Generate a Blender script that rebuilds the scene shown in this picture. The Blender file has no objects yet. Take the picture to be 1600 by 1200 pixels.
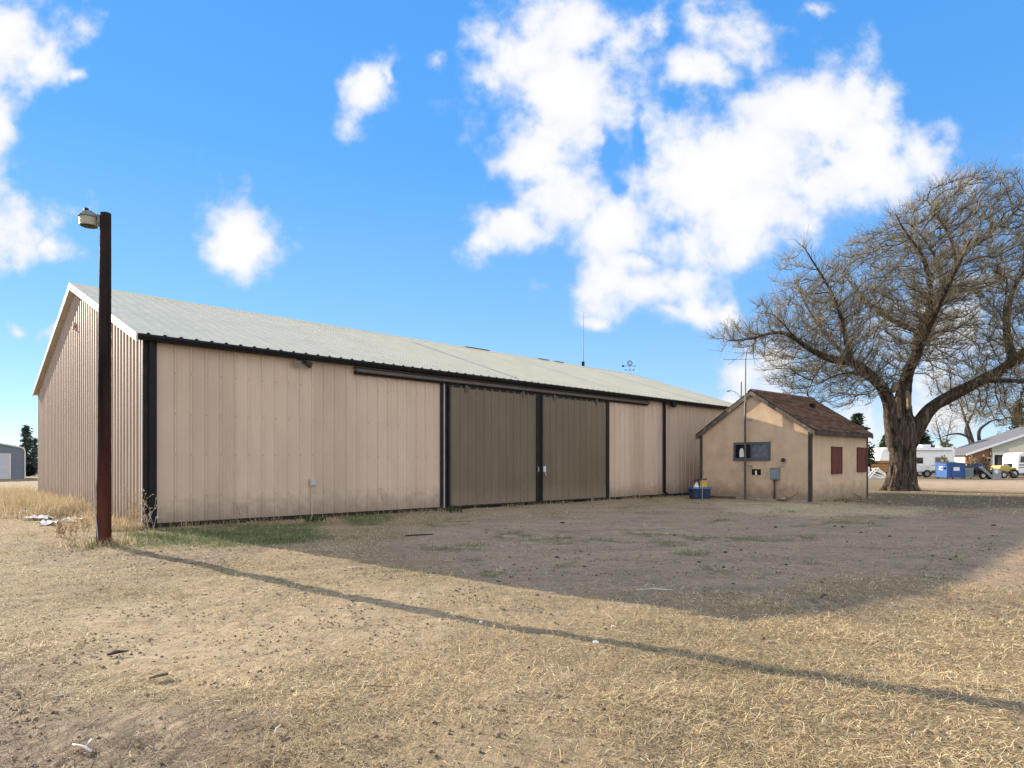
import bpy, bmesh, math, random
import numpy as np
from mathutils import Vector, Matrix, kdtree
R = math.radians
random.seed(7)
rng = np.random.default_rng(11)
scene = bpy.context.scene
COL = scene.collection

# ------------------------------------------------------------------ camera
H = 1.3                      # eye height
F = 1000.0                   # focal length in photo pixels (1600 wide)
cam_d = bpy.data.cameras.new('camera')
cam = bpy.data.objects.new('camera', cam_d)
COL.objects.link(cam)
cam.location = (0, 0, H)
cam.rotation_euler = (R(90), 0, 0)
cam_d.sensor_width = 36
cam_d.lens = 36 * F / 1600
cam_d.shift_y = 125 / 1600
cam_d.clip_start = 0.05
cam_d.clip_end = 6000
scene.camera = cam

# ------------------------------------------------------------------ sun, sky, exposure
SUN_EL = R(17.8)
SUN_H = Vector((-0.772, 0.636, 0)).normalized()      # towards the sun, on the ground
SUN_STRENGTH = 3.7
SKY_STRENGTH = 0.105
CLOUD_STRENGTH = 0.34        # banks in front, seen towards the sun
CLOUD_FILL = 0.60            # unseen bright cloud behind the viewer, added to fill and neutralise the shade
EXPOSURE = 1.6
sun_d = bpy.data.lights.new('sun', 'SUN')
sun_d.energy = SUN_STRENGTH
sun_d.angle = R(0.28)
sun_d.color = (1.0, 0.87, 0.69)
sun = bpy.data.objects.new('sun', sun_d)
COL.objects.link(sun)
to_sun = SUN_H * math.cos(SUN_EL) + Vector((0, 0, math.sin(SUN_EL)))
sun.rotation_euler = (-to_sun).to_track_quat('-Z', 'Y').to_euler()
sun.location = (-40, 40, 40)

vs = scene.view_settings
vs.view_transform = 'Standard'
vs.look = 'None'
vs.exposure = EXPOSURE
vs.gamma = 1
vs.use_curve_mapping = False

def build_world():
    w = bpy.data.worlds.new('World')
    scene.world = w
    w.use_nodes = True
    nt = w.node_tree
    N, L = nt.nodes, nt.links
    N.clear()
    def node(t, **k):
        n = N.new(t)
        for a, b in k.items():
            setattr(n, a, b)
        return n
    def math_(op, a, b=None, c=None, clamp=False):
        n = node('ShaderNodeMath', operation=op, use_clamp=clamp)
        for i, v in enumerate((a, b, c)):
            if v is None:
                continue
            if isinstance(v, (int, float)):
                n.inputs[i].default_value = v
            else:
                L.new(v, n.inputs[i])
        return n.outputs[0]
    out = node('ShaderNodeOutputWorld')
    sky = node('ShaderNodeTexSky', sky_type='NISHITA', sun_disc=False)
    sky.sun_elevation = SUN_EL
    sky.sun_rotation = math.atan2(SUN_H.x, SUN_H.y)
    sky.altitude = 1500
    sky.air_density = 1.0
    sky.dust_density = 0.0
    sky.ozone_density = 2.5
    hs = node('ShaderNodeHueSaturation')
    hs.inputs['Saturation'].default_value = 1.22
    hs.inputs['Hue'].default_value = 0.512
    L.new(sky.outputs[0], hs.inputs['Color'])
    bg1 = node('ShaderNodeBackground')
    bg1.inputs[1].default_value = SKY_STRENGTH
    # clear dry air: the physical sky evened out with a plain blue that pales towards the horizon
    tcs = node('ShaderNodeTexCoord'); sps = node('ShaderNodeSeparateXYZ'); L.new(tcs.outputs['Generated'], sps.inputs[0])
    rs = node('ShaderNodeValToRGB')
    st = [(0.0, (.56, .73, .93)), (.07, (.40, .65, .96)), (.22, (.25, .55, .98)), (.42, (.125, .44, .98)), (.65, (.085, .385, .96))]
    rs.color_ramp.elements[0].position, rs.color_ramp.elements[0].color = st[0][0], (*st[0][1], 1)
    rs.color_ramp.elements[1].position, rs.color_ramp.elements[1].color = st[-1][0], (*st[-1][1], 1)
    for p, c in st[1:-1]:
        rs.color_ramp.elements.new(p).color = (*c, 1)
    L.new(sps.outputs['Z'], rs.inputs[0])
    mg = node('ShaderNodeVectorMath', operation='SCALE'); mg.inputs['Scale'].default_value = 1 / (SKY_STRENGTH * 2 ** EXPOSURE)
    L.new(rs.outputs[0], mg.inputs[0])
    ms = node('ShaderNodeMix', data_type='RGBA'); ms.inputs['Factor'].default_value = .80
    L.new(hs.outputs[0], ms.inputs['A']); L.new(mg.outputs[0], ms.inputs['B'])
    L.new(ms.outputs['Result'], bg1.inputs[0])
    # ---- clouds: white banks at fixed directions of the sky
    tc = node('ShaderNodeTexCoord')
    sep = node('ShaderNodeSeparateXYZ')
    L.new(tc.outputs['Generated'], sep.inputs[0])
    yy = math_('MAXIMUM', sep.outputs['Y'], 0.02)
    u = math_('DIVIDE', sep.outputs['X'], yy)
    v = math_('DIVIDE', sep.outputs['Z'], yy)
    comb = node('ShaderNodeCombineXYZ')
    L.new(u, comb.inputs[0]); L.new(v, comb.inputs[1])
    wn = node('ShaderNodeTexNoise')
    wn.inputs['Scale'].default_value = 6.0
    wn.inputs['Detail'].default_value = 6
    L.new(comb.outputs[0], wn.inputs['Vector'])
    sub = node('ShaderNodeVectorMath', operation='SUBTRACT')
    L.new(wn.outputs['Color'], sub.inputs[0]); sub.inputs[1].default_value = (.5, .5, .5)
    scl = node('ShaderNodeVectorMath', operation='MULTIPLY')
    L.new(sub.outputs[0], scl.inputs[0]); scl.inputs[1].default_value = (.14, .14, 0)
    add = node('ShaderNodeVectorMath', operation='ADD')
    L.new(comb.outputs[0], add.inputs[0]); L.new(scl.outputs[0], add.inputs[1])
    warped = add.outputs[0]
    # centre, half width, half height (all as photo-scale directions), roll, weight
    blobs = [
        (5, 50, 85, 75, 0, 1), (75, 80, 60, 34, -15, .9), (8, 185, 46, 60, 0, 1), (135, 90, 26, 22, 0, .45), (28, 350, 78, 60, -20, 1), (85, 385, 40, 35, 0, .8),
        (582, 145, 36, 62, -25, .75), (608, 110, 14, 34, -10, .5), (382, 368, 60, 84, 25, .8),
        (38, 514, 26, 16, 0, .4), (82, 518, 20, 16, 0, .35), (690, 85, 30, 26, 0, .18),
        (900, 55, 105, 85, 0, 1), (885, 140, 125, 95, 0, 1), (850, 240, 80, 85, 0, .95), (868, 315, 78, 62, 0, .95), (810, 365, 80, 34, 10, .8), (745, 395, 46, 28, 0, .6),
        (775, 135, 40, 40, 0, .5),
        (1245, 165, 120, 85, 0, 1), (1180, 250, 155, 115, 0, 1), (1320, 265, 145, 95, 0, 1), (1085, 290, 95, 85, 0, .95), (1050, 370, 105, 60, 0, .9),
        (1160, 340, 150, 62, 0, .95), (1395, 175, 60, 32, 0, .55), (1155, 45, 80, 48, 0, .7), (1095, 105, 55, 60, 20, .6), (1030, 20, 30, 30, 0, .35), (1270, 12, 50, 22, 0, .4),
        (1430, 240, 50, 60, 0, .7), (1000, 455, 110, 42, 5, .9), (935, 440, 50, 36, 0, .85), (1090, 480, 66, 32, 0, .8), (1100, 425, 55, 38, 0, .6), (922, 500, 30, 24, 0, .4),
        (960, 350, 90, 55, 0, .9), (1000, 400, 70, 40, 0, .7), (1060, 430, 90, 50, 0, .85), (1040, 485, 70, 30, 0, .7), (1150, 490, 40, 26, 0, .5), (1185, 585, 75, 55, 0, .6), (1230, 640, 80, 40, 0, .5), (1130, 625, 36, 20, 0, .35), (1480, 560, 120, 120, 0, .5), (1560, 420, 70, 50, 0, .3), (1420, 660, 140, 50, 0, .5),
        (1700, 250, 90, 60, 0, .7), (1780, 480, 120, 70, 0, .8), (-120, 250, 90, 120, 0, .9), (-300, 60, 160, 90, 0, 1), (1950, 120, 200, 110, 0, 1), (-240, 520, 90, 40, 0, .6),
        (300, -140, 160, 70, 0, .9), (760, -180, 200, 80, 0, 1), (1250, -220, 240, 90, 0, 1)]
    holes = [(945, 232, 22, 46, 0, .75), (968, 290, 26, 26, 0, .5), (1010, 205, 18, 60, 0, .5), (1060, 150, 16, 40, 0, .25), (1288, 255, 12, 20, 0, .2)]
    def blob(b, neg=False):
        cx, cy, rx, ry, rot, wgt = b
        m = node('ShaderNodeMapping', vector_type='TEXTURE')
        m.inputs['Location'].default_value = ((cx - 800) / F, (725 - cy) / F, 0)
        m.inputs['Rotation'].default_value = (0, 0, R(rot))
        m.inputs['Scale'].default_value = (rx / F, ry / F, 1)
        L.new(warped, m.inputs['Vector'])
        ln = node('ShaderNodeVectorMath', operation='LENGTH')
        L.new(m.outputs[0], ln.inputs[0])
        return math_('MULTIPLY_ADD', ln.outputs['Value'], -0.85, 0.35 + 0.65 * wgt) if not neg else math_('MULTIPLY_ADD', ln.outputs['Value'], -wgt, wgt, clamp=True)
    acc = None
    for b in blobs:
        o = blob(b)
        acc = o if acc is None else math_('SMOOTH_MAX', acc, o, 0.12)
    for b in holes:
        acc = math_('SUBTRACT', acc, blob(b, True))
    # unseen cloud cover added over the rest of the sky as fill light
    gn = node('ShaderNodeTexNoise')
    gn.inputs['Scale'].default_value = 3.0
    gn.inputs['Detail'].default_value = 3
    L.new(tc.outputs['Generated'], gn.inputs['Vector'])
    rest = math_('MULTIPLY_ADD', gn.outputs[0], 3.0, -1.05)
    front = math_('MULTIPLY', math_('SUBTRACT', sep.outputs['Y'], 0.12), 8.0, clamp=True)
    acc2 = math_('ADD', math_('MULTIPLY', acc, front), math_('MULTIPLY', rest, math_('SUBTRACT', 1.0, front)))
    fn = node('ShaderNodeTexNoise')
    fn.inputs['Scale'].default_value = 10.0
    fn.inputs['Detail'].default_value = 9
    fn.inputs['Roughness'].default_value = 0.57
    L.new(comb.outputs[0], fn.inputs['Vector'])
    dens0 = math_('ADD', acc2, math_('MULTIPLY_ADD', fn.outputs[0], 2.9, -1.28))
    mr = node('ShaderNodeMapRange', interpolation_type='SMOOTHSTEP')
    mr.inputs['From Min'].default_value = -0.08
    mr.inputs['From Max'].default_value = 0.80
    L.new(dens0, mr.inputs['Value'])
    dens = math_('MULTIPLY', mr.outputs[0], 0.98)
    # thick parts are white, thin and low parts a cool grey
    cr = node('ShaderNodeValToRGB')
    cr.color_ramp.elements[0].position = 0.0
    cr.color_ramp.elements[0].color = (.60, .68, .84, 1)
    cr.color_ramp.elements[1].position = 0.95
    cr.color_ramp.elements[1].color = (1.0, 1.0, 1.0, 1)
    e = cr.color_ramp.elements.new(.42); e.color = (.84, .87, .95, 1)
    L.new(math_('ADD', math_('MULTIPLY', dens0, 0.72), math_('MULTIPLY_ADD', wn.outputs[0], .5, -.10)), cr.inputs[0])
    bg2 = node('ShaderNodeBackground')
    L.new(math_('MULTIPLY_ADD', front, CLOUD_STRENGTH - CLOUD_FILL, CLOUD_FILL), bg2.inputs[1])
    L.new(cr.outputs[0], bg2.inputs[0])
    mx = node('ShaderNodeMixShader')
    L.new(dens, mx.inputs[0]); L.new(bg1.outputs[0], mx.inputs[1]); L.new(bg2.outputs[0], mx.inputs[2])
    L.new(mx.outputs[0], out.inputs[0])
    w.cycles.sampling_method = 'MANUAL'
    w.cycles.sample_map_resolution = 1024
build_world()

# ------------------------------------------------------------------ helpers
def tag(o, label=None, cat=None, group=None, kind=None):
    if label: o['label'] = label
    if cat: o['category'] = cat
    if group: o['group'] = group
    if kind: o['kind'] = kind
    return o

def thing(name, label, cat, loc=(0, 0, 0), rz=0.0, group=None):
    o = bpy.data.objects.new(name, None)
    COL.objects.link(o)
    o.location = loc
    o.rotation_euler = (0, 0, rz)
    o.empty_display_size = .2
    return tag(o, label, cat, group)

class MB:
    """collects shapes that become ONE mesh object"""
    def __init__(self):
        self.v, self.f = [], []
    def raw(self, vs, fs):
        n = len(self.v)
        self.v += [tuple(p) for p in vs]
        self.f += [tuple(i + n for i in f) for f in fs]
        return self
    def box(self, x0, x1, y0, y1, z0, z1):
        return self.raw([(x0, y0, z0), (x1, y0, z0), (x1, y1, z0), (x0, y1, z0), (x0, y0, z1), (x1, y0, z1), (x1, y1, z1), (x0, y1, z1)],
                        [(3, 2, 1, 0), (4, 5, 6, 7), (0, 1, 5, 4), (1, 2, 6, 5), (2, 3, 7, 6), (3, 0, 4, 7)])
    def obox(self, c, dx, dy, dz, M):
        vs = []
        for z in (-1, 1):
            for x, y in ((-1, -1), (1, -1), (1, 1), (-1, 1)):
                vs.append(Vector(c) + M @ Vector((x * dx / 2, y * dy / 2, z * dz / 2)))
        return self.raw(vs, [(3, 2, 1, 0), (4, 5, 6, 7), (0, 1, 5, 4), (1, 2, 6, 5), (2, 3, 7, 6), (3, 0, 4, 7)])
    def beam(self, a, b, w, h, up=(0, 0, 1)):
        a, b = Vector(a), Vector(b)
        d = (b - a); ln = d.length; d.normalize()
        s = d.cross(Vector(up))
        if s.length < 1e-4: s = Vector((1, 0, 0))
        s.normalize(); t = s.cross(d)
        M = Matrix((d, s, t)).transposed()
        return self.obox((a + b) / 2, ln, w, h, M)
    def prism(self, poly, axis, a, b):
        """polygon of 2-tuples extruded along axis 0/1/2 from a to b"""
        n = len(poly)
        def mk(p, q):
            return {0: (q, p[0], p[1]), 1: (p[0], q, p[1]), 2: (p[0], p[1], q)}[axis]
        vs = [mk(p, a) for p in poly] + [mk(p, b) for p in poly]
        fs = [tuple(range(n))[::-1], tuple(range(n, 2 * n))]
        fs += [(i, (i + 1) % n, n + (i + 1) % n, n + i) for i in range(n)]
        return self.raw(vs, fs)
    def tube(self, pts, rad, n=8, cap=True):
        pts = [Vector(p) for p in pts]
        if not hasattr(rad, '__len__'): rad = [rad] * len(pts)
        rings = []
        prev = None
        for i, p in enumerate(pts):
            d = (pts[min(i + 1, len(pts) - 1)] - pts[max(i - 1, 0)]).normalized()
            if prev is None:
                s = d.cross(Vector((0, 0, 1)))
                if s.length < 1e-3: s = d.cross(Vector((0, 1, 0)))
            else:
                s = prev - d * prev.dot(d)
            s.normalize(); prev = s
            t = d.cross(s)
            rings.append([p + (s * math.cos(a) + t * math.sin(a)) * rad[i] for a in (2 * math.pi * k / n for k in range(n))])
        vs = [q for r in rings for q in r]
        fs = []
        for i in range(len(pts) - 1):
            for k in range(n):
                fs.append((i * n + k, i * n + (k + 1) % n, (i + 1) * n + (k + 1) % n, (i + 1) * n + k))
        if cap:
            fs.append(tuple(range(n))[::-1]); fs.append(tuple(range((len(pts) - 1) * n, len(pts) * n)))
        return self.raw(vs, fs)
    def lathe(self, prof, c=(0, 0, 0), n=20):
        """(radius, z) profile about a vertical axis"""
        vs, fs = [], []
        for r, z in prof:
            for k in range(n):
                a = 2 * math.pi * k / n
                vs.append((c[0] + r * math.cos(a), c[1] + r * math.sin(a), c[2] + z))
        for i in range(len(prof) - 1):
            for k in range(n):
                fs.append((i * n + k, i * n + (k + 1) % n, (i + 1) * n + (k + 1) % n, (i + 1) * n + k))
        return self.raw(vs, fs)
    def rock(self, c, sx, sy, sz, seed, rough=.22, sub=2):
        r = random.Random(seed)
        bm = bmesh.new()
        bmesh.ops.create_icosphere(bm, subdivisions=sub, radius=1)
        ph = [r.uniform(0, 6) for _ in range(6)]
        rz = r.uniform(0, 6.28)
        vs = []
        for v in bm.verts:
            p = v.co
            k = 1 + rough * (math.sin(2.3 * p.x + ph[0]) + math.sin(2.9 * p.y + ph[1]) + math.sin(3.1 * p.z + ph[2])) * .5 + r.uniform(-1, 1) * rough * .3
            x, y, z = p.x * k * sx, p.y * k * sy, p.z * k * sz
            vs.append((c[0] + x * math.cos(rz) - y * math.sin(rz), c[1] + x * math.sin(rz) + y * math.cos(rz), c[2] + z))
        fs = [tuple(v.index for v in f.verts) for f in bm.faces]
        bm.free()
        return self.raw(vs, fs)
    def ribbed(self, o, u, v, n, length, bottom, top, pitch=.305, h=.02, start=.1, minor=True, wide=.036):
        """ribbed sheet: runs along u, ribs along v, raised along n; bottom/top are functions of the distance along u"""
        o, u, v, n = Vector(o), Vector(u), Vector(v), Vector(n)
        prof = [(0, 0)]
        p = start
        while p < length - wide * 1.2:
            prof += [(p - wide, 0), (p - wide * .55, h), (p + wide * .55, h), (p + wide, 0)]
            if minor:
                for q in (p + pitch * .37, p + pitch * .63):
                    if q + .02 < length:
                        prof += [(q - .014, 0), (q - .004, .0045), (q + .004, .0045), (q + .014, 0)]
            p += pitch
        prof = [q for q in sorted(prof, key=lambda a: a[0]) if 0 <= q[0] < length] + [(length, 0)]
        vs, fs = [], []
        for d, hh in prof:
            vs.append(o + u * d + v * bottom(d) + n * hh)
            vs.append(o + u * d + v * top(d) + n * hh)
        for i in range(len(prof) - 1):
            fs.append((2 * i, 2 * i + 2, 2 * i + 3, 2 * i + 1))
        return self.raw(vs, fs)
    def build(self, name, mat, parent=None, smooth=False, bevel=0, auto=None):
        me = bpy.data.meshes.new(name)
        me.from_pydata(self.v, [], self.f)
        me.update()
        bm = bmesh.new(); bm.from_mesh(me)
        bmesh.ops.recalc_face_normals(bm, faces=bm.faces[:])
        bm.to_mesh(me); bm.free()
        if smooth:
            me.polygons.foreach_set('use_smooth', [True] * len(me.polygons))
        me.materials.append(mat)
        o = bpy.data.objects.new(name, me)
        COL.objects.link(o)
        if parent is not None: o.parent = parent
        if bevel:
            b = o.modifiers.new('bevel', 'BEVEL'); b.width = bevel; b.segments = 2; b.limit_method = 'ANGLE'; b.angle_limit = R(40)
        return o

def np_mesh(name, verts, quads=None, tris=None, mat=None, parent=None, smooth=False, colors=None):
    """fast mesh from arrays; colors is per-vertex RGB"""
    me = bpy.data.meshes.new(name)
    nq = 0 if quads is None else len(quads)
    ntr = 0 if tris is None else len(tris)
    me.vertices.add(len(verts))
    me.vertices.foreach_set('co', np.asarray(verts, np.float32).ravel())
    idx = []
    if nq: idx.append(np.asarray(quads, np.int32).ravel())
    if ntr: idx.append(np.asarray(tris, np.int32).ravel())
    idx = np.concatenate(idx)
    me.loops.add(len(idx))
    me.loops.foreach_set('vertex_index', idx)
    me.polygons.add(nq + ntr)
    st = np.concatenate([np.arange(nq) * 4, nq * 4 + np.arange(ntr) * 3]).astype(np.int32)
    me.polygons.foreach_set('loop_start', st)
    if smooth:
        me.polygons.foreach_set('use_smooth', np.ones(nq + ntr, bool))
    me.update(calc_edges=True)
    me.validate()
    if colors is not None:
        for cn, arr in colors.items():
            ca = me.color_attributes.new(cn, 'FLOAT_COLOR', 'POINT')
            a4 = np.ones((len(verts), 4), np.float32)
            a4[:, :3] = arr
            ca.data.foreach_set('color', a4.ravel())
    if mat: me.materials.append(mat)
    o = bpy.data.objects.new(name, me)
    COL.objects.link(o)
    if parent is not None: o.parent = parent
    return o

def hash2(ix, iy, s=0):
    n = (ix.astype(np.int64) * 374761393 + iy.astype(np.int64) * 668265263 + s * 1274126177) & 0x7fffffff
    n = ((n ^ (n >> 13)) * 1274126177) & 0x7fffffff
    n = n ^ (n >> 16)
    return (n & 0xffff) / 65535.0
def vnoise(x, y, s=0):
    ix, iy = np.floor(x), np.floor(y)
    fx, fy = x - ix, y - iy
    fx, fy = fx * fx * (3 - 2 * fx), fy * fy * (3 - 2 * fy)
    a, b, c, d = hash2(ix, iy, s), hash2(ix + 1, iy, s), hash2(ix, iy + 1, s), hash2(ix + 1, iy + 1, s)
    return (a * (1 - fx) + b * fx) * (1 - fy) + (c * (1 - fx) + d * fx) * fy
def fbm(x, y, s=0, o=4):
    t, a, tot = 0, .5, 0
    for i in range(o):
        t = t + a * vnoise(x * 2 ** i + 17 * i, y * 2 ** i - 9 * i, s + i); tot += a; a *= .5
    return t / tot

# ------------------------------------------------------------------ materials
def new_mat(name):
    m = bpy.data.materials.new(name)
    m.use_nodes = True
    nt = m.node_tree
    return m, nt.nodes, nt.links, nt.nodes['Principled BSDF']

def mat(name, col, rough=.7, var=.18, scale=6, bump=.15, bscale=40, metallic=0, spec=.4, stretch=(1, 1, 1), dirt=None, dirt_amt=.5, dirt_scale=1.5, coat=0, panel=0, mud=0):
    """painted / weathered surface: base colour with two scales of mottling, optional stains, fine bump"""
    m, N, L, b = new_mat(name)
    tc = N.new('ShaderNodeTexCoord')
    mp = N.new('ShaderNodeMapping'); mp.inputs['Scale'].default_value = stretch
    L.new(tc.outputs['Object'], mp.inputs[0])
    n1 = N.new('ShaderNodeTexNoise'); n1.inputs['Scale'].default_value = scale; n1.inputs['Detail'].default_value = 6; n1.inputs['Roughness'].default_value = .62
    L.new(mp.outputs[0], n1.inputs['Vector'])
    rp = N.new('ShaderNodeValToRGB')
    c0 = [max(0, c * (1 - var * 1.6)) for c in col]; c1 = [min(1, c * (1 + var)) for c in col]
    rp.color_ramp.elements[0].position = .28; rp.color_ramp.elements[0].color = (*c0, 1)
    rp.color_ramp.elements[1].position = .72; rp.color_ramp.elements[1].color = (*c1, 1)
    L.new(n1.outputs[0], rp.inputs[0])
    cs = rp.outputs[0]
    if dirt is not None:
        n2 = N.new('ShaderNodeTexNoise'); n2.inputs['Scale'].default_value = dirt_scale; n2.inputs['Detail'].default_value = 8; n2.inputs['Roughness'].default_value = .7
        L.new(mp.outputs[0], n2.inputs['Vector'])
        r2 = N.new('ShaderNodeMapRange'); r2.inputs['From Min'].default_value = .52; r2.inputs['From Max'].default_value = .75; r2.inputs['To Max'].default_value = dirt_amt
        L.new(n2.outputs[0], r2.inputs['Value'])
        mx = N.new('ShaderNodeMix'); mx.data_type = 'RGBA'
        L.new(r2.outputs[0], mx.inputs['Factor']); L.new(cs, mx.inputs['A']); mx.inputs['B'].default_value = (*dirt, 1)
        cs = mx.outputs['Result']
    if panel:
        sx = N.new('ShaderNodeSeparateXYZ'); L.new(tc.outputs['Object'], sx.inputs[0])
        ax = N.new('ShaderNodeMath'); ax.operation = 'ADD'; L.new(sx.outputs['X'], ax.inputs[0]); L.new(sx.outputs['Y'], ax.inputs[1])
        dv = N.new('ShaderNodeMath'); dv.operation = 'DIVIDE'; dv.inputs[1].default_value = panel; L.new(ax.outputs[0], dv.inputs[0])
        fl = N.new('ShaderNodeMath'); fl.operation = 'FLOOR'; L.new(dv.outputs[0], fl.inputs[0])
        wn = N.new('ShaderNodeTexWhiteNoise'); wn.noise_dimensions = '1D'; L.new(fl.outputs[0], wn.inputs['W'])
        mr = N.new('ShaderNodeMapRange'); mr.inputs['To Min'].default_value = .90; mr.inputs['To Max'].default_value = 1.05; L.new(wn.outputs['Value'], mr.inputs['Value'])
        vm = N.new('ShaderNodeVectorMath'); vm.operation = 'SCALE'; L.new(cs, vm.inputs[0]); L.new(mr.outputs[0], vm.inputs['Scale'])
        cs = vm.outputs[0]
    if mud:
        sz = N.new('ShaderNodeSeparateXYZ'); L.new(tc.outputs['Object'], sz.inputs[0])
        n4 = N.new('ShaderNodeTexNoise'); n4.inputs['Scale'].default_value = 3.5; n4.inputs['Detail'].default_value = 8; n4.inputs['Roughness'].default_value = .7; L.new(tc.outputs['Object'], n4.inputs['Vector'])
        am = N.new('ShaderNodeMath'); am.operation = 'MULTIPLY_ADD'; am.inputs[1].default_value = -1.1; L.new(n4.outputs[0], am.inputs[0]); L.new(sz.outputs['Z'], am.inputs[2])
        r4 = N.new('ShaderNodeMapRange'); r4.inputs['From Min'].default_value = .10; r4.inputs['From Max'].default_value = -.42; r4.inputs['To Max'].default_value = mud; L.new(am.outputs[0], r4.inputs['Value'])
        m4 = N.new('ShaderNodeMix'); m4.data_type = 'RGBA'; L.new(r4.outputs[0], m4.inputs['Factor']); L.new(cs, m4.inputs['A']); m4.inputs['B'].default_value = (.21, .155, .11, 1)
        cs = m4.outputs['Result']
    L.new(cs, b.inputs['Base Color'])
    b.inputs['Roughness'].default_value = rough
    b.inputs['Metallic'].default_value = metallic
    b.inputs['Specular IOR Level'].default_value = spec
    if coat: b.inputs['Coat Weight'].default_value = coat
    if bump:
        n3 = N.new('ShaderNodeTexNoise'); n3.inputs['Scale'].default_value = bscale; n3.inputs['Detail'].default_value = 5
        L.new(mp.outputs[0], n3.inputs['Vector'])
        bp = N.new('ShaderNodeBump'); bp.inputs['Strength'].default_value = bump; bp.inputs['Distance'].default_value = .02
        L.new(n3.outputs[0], bp.inputs['Height']); L.new(bp.outputs[0], b.inputs['Normal'])
    return m

def attr_mat(name, attr='Col', rough=.8, spec=.2, trans=0):
    m, N, L, b = new_mat(name)
    a = N.new('ShaderNodeAttribute'); a.attribute_name = attr
    L.new(a.outputs['Color'], b.inputs['Base Color'])
    b.inputs['Roughness'].default_value = rough
    b.inputs['Specular IOR Level'].default_value = spec
    if trans:
        t = N.new('ShaderNodeBsdfTranslucent')
        L.new(a.outputs['Color'], t.inputs['Color'])
        mx = N.new('ShaderNodeMixShader'); mx.inputs[0].default_value = trans
        L.new(b.outputs[0], mx.inputs[1]); L.new(t.outputs[0], mx.inputs[2])
        L.new(mx.outputs[0], N['Material Output'].inputs['Surface'])
    return m

M = {}
M['siding'] = mat('beige_siding', (.555, .418, .308), .55, .06, 1.6, .05, 30, stretch=(1, 1, .35), dirt=(.36, .265, .185), dirt_amt=.35, dirt_scale=1.1, panel=.915, mud=.7)
M['siding_dimmed'] = mat('dimmed_beige_siding', (.36, .262, .200), .6, .10, 1.6, .05, 30, stretch=(1, 1, .35), dirt=(.27, .195, .145), dirt_amt=.5, dirt_scale=1.1, mud=.7)  # same siding as the front, coloured darker to dim the lit gable
M['roof_metal'] = mat('pale_roof_metal', (.69, .615, .445), .55, .06, 1.2, .04, 20, dirt=(.50, .46, .36), dirt_amt=.4, dirt_scale=.8)
M['skylight'] = mat('grey_skylight_panel', (.46, .46, .40), .5, .1, 2, .04, 20)
M['white_trim'] = mat('white_metal_trim', (.58, .55, .49), .45, .06, 4, .05, 30)
M['dark_trim'] = mat('dark_brown_trim', (.020, .016, .014), .6, .3, 5, .1, 40, spec=.2, dirt=(.05, .04, .033), dirt_amt=.5)
M['black_metal'] = mat('black_metal', (.009, .009, .010), .55, .3, 6, .1, 40, spec=.2)
M['door'] = mat('brown_door_metal', (.140, .105, .064), .5, .10, 1.4, .05, 30, stretch=(1, 1, .3), dirt=(.19, .145, .10), dirt_amt=.6, dirt_scale=1.2, panel=.915, mud=.6)
M['jamb_grey'] = mat('pale_grey_jamb', (.30, .285, .265), .6, .1, 6, .05, 30)
M['aerial'] = mat('dull_grey_aerial', (.17, .175, .18), .6, .15, 8, .05, 30)
M['track'] = mat('brown_track', (.085, .068, .055), .5, .2, 5, .1, 40)
M['concrete'] = mat('old_concrete', (.36, .33, .28), .9, .22, 5, .5, 30, dirt=(.2, .17, .13), dirt_amt=.6)
M['galv'] = mat('galvanised', (.42, .43, .43), .4, .2, 12, .05, 40, metallic=.7)
M['greybox'] = mat('grey_painted_box', (.20, .235, .255), .5, .15, 9, .05, 40)
M['beigebox'] = mat('beige_painted_box', (.50, .40, .31), .6, .1, 9, .05, 40)
M['stucco'] = mat('tan_stucco', (.545, .388, .252), .92, .10, 2.2, .55, 22, dirt=(.36, .26, .18), dirt_amt=.55, dirt_scale=1.3, mud=.8)
M['old_wood'] = mat('weathered_dark_wood', (.055, .042, .034), .85, .45, 8, .4, 30, stretch=(1, 1, .15), dirt=(.16, .13, .10), dirt_amt=.6)
M['rake_wood'] = mat('peeling_rake_board', (.10, .08, .065), .8, .4, 9, .3, 30, dirt=(.45, .42, .38), dirt_amt=.7, dirt_scale=3)
M['red_board'] = mat('dark_red_board', (.125, .028, .016), .8, .3, 12, .3, 40, stretch=(1, 1, .3), dirt=(.05, .015, .012), dirt_amt=.7, dirt_scale=5)
M['window_frame'] = mat('grey_window_frame', (.085, .095, .105), .7, .3, 10, .2, 40)
M['glass_dark'] = mat('dark_glass', (.012, .014, .018), .08, .2, 3, 0, 10, spec=.6)
M['plastic_film'] = mat('greyed_plastic_film', (.125, .145, .165), .35, .35, 14, .6, 18)
M['white_paint'] = mat('white_paint', (.78, .78, .76), .45, .05, 3, .03, 30, dirt=(.55, .52, .47), dirt_amt=.3)
M['white_plastic'] = mat('dull_white_plastic', (.70, .70, .66), .5, .1, 9, .1, 30)
M['rubber'] = mat('black_rubber', (.02, .02, .02), .85, .2, 10, .2, 40)
M['creosote'] = mat('creosote_pole', (.020, .013, .011), .8, .8, 5, 1.0, 26, spec=.12, stretch=(1, 1, .10), dirt=(.05, .024, .018), dirt_amt=.8, dirt_scale=1.3)
M['lamp_glass'] = mat('yellowed_refractor', (.34, .32, .24), .35, .12, 15, .3, 60)
M['lamp_metal'] = mat('weathered_lamp_metal', (.15, .17, .14), .5, .35, 14, .2, 40)
M['blue_light'] = mat('blue_dumpster_paint', (.017, .085, .27), .45, .15, 5, .1, 20, dirt=(.02, .05, .13), dirt_amt=.5)
M['sticker'] = mat('white_sticker', (.75, .76, .78), .6, .1, 20, 0, 10)
M['grey_green'] = mat('grey_green_paint', (.17, .22, .21), .6, .2, 6, .1, 30)
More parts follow.
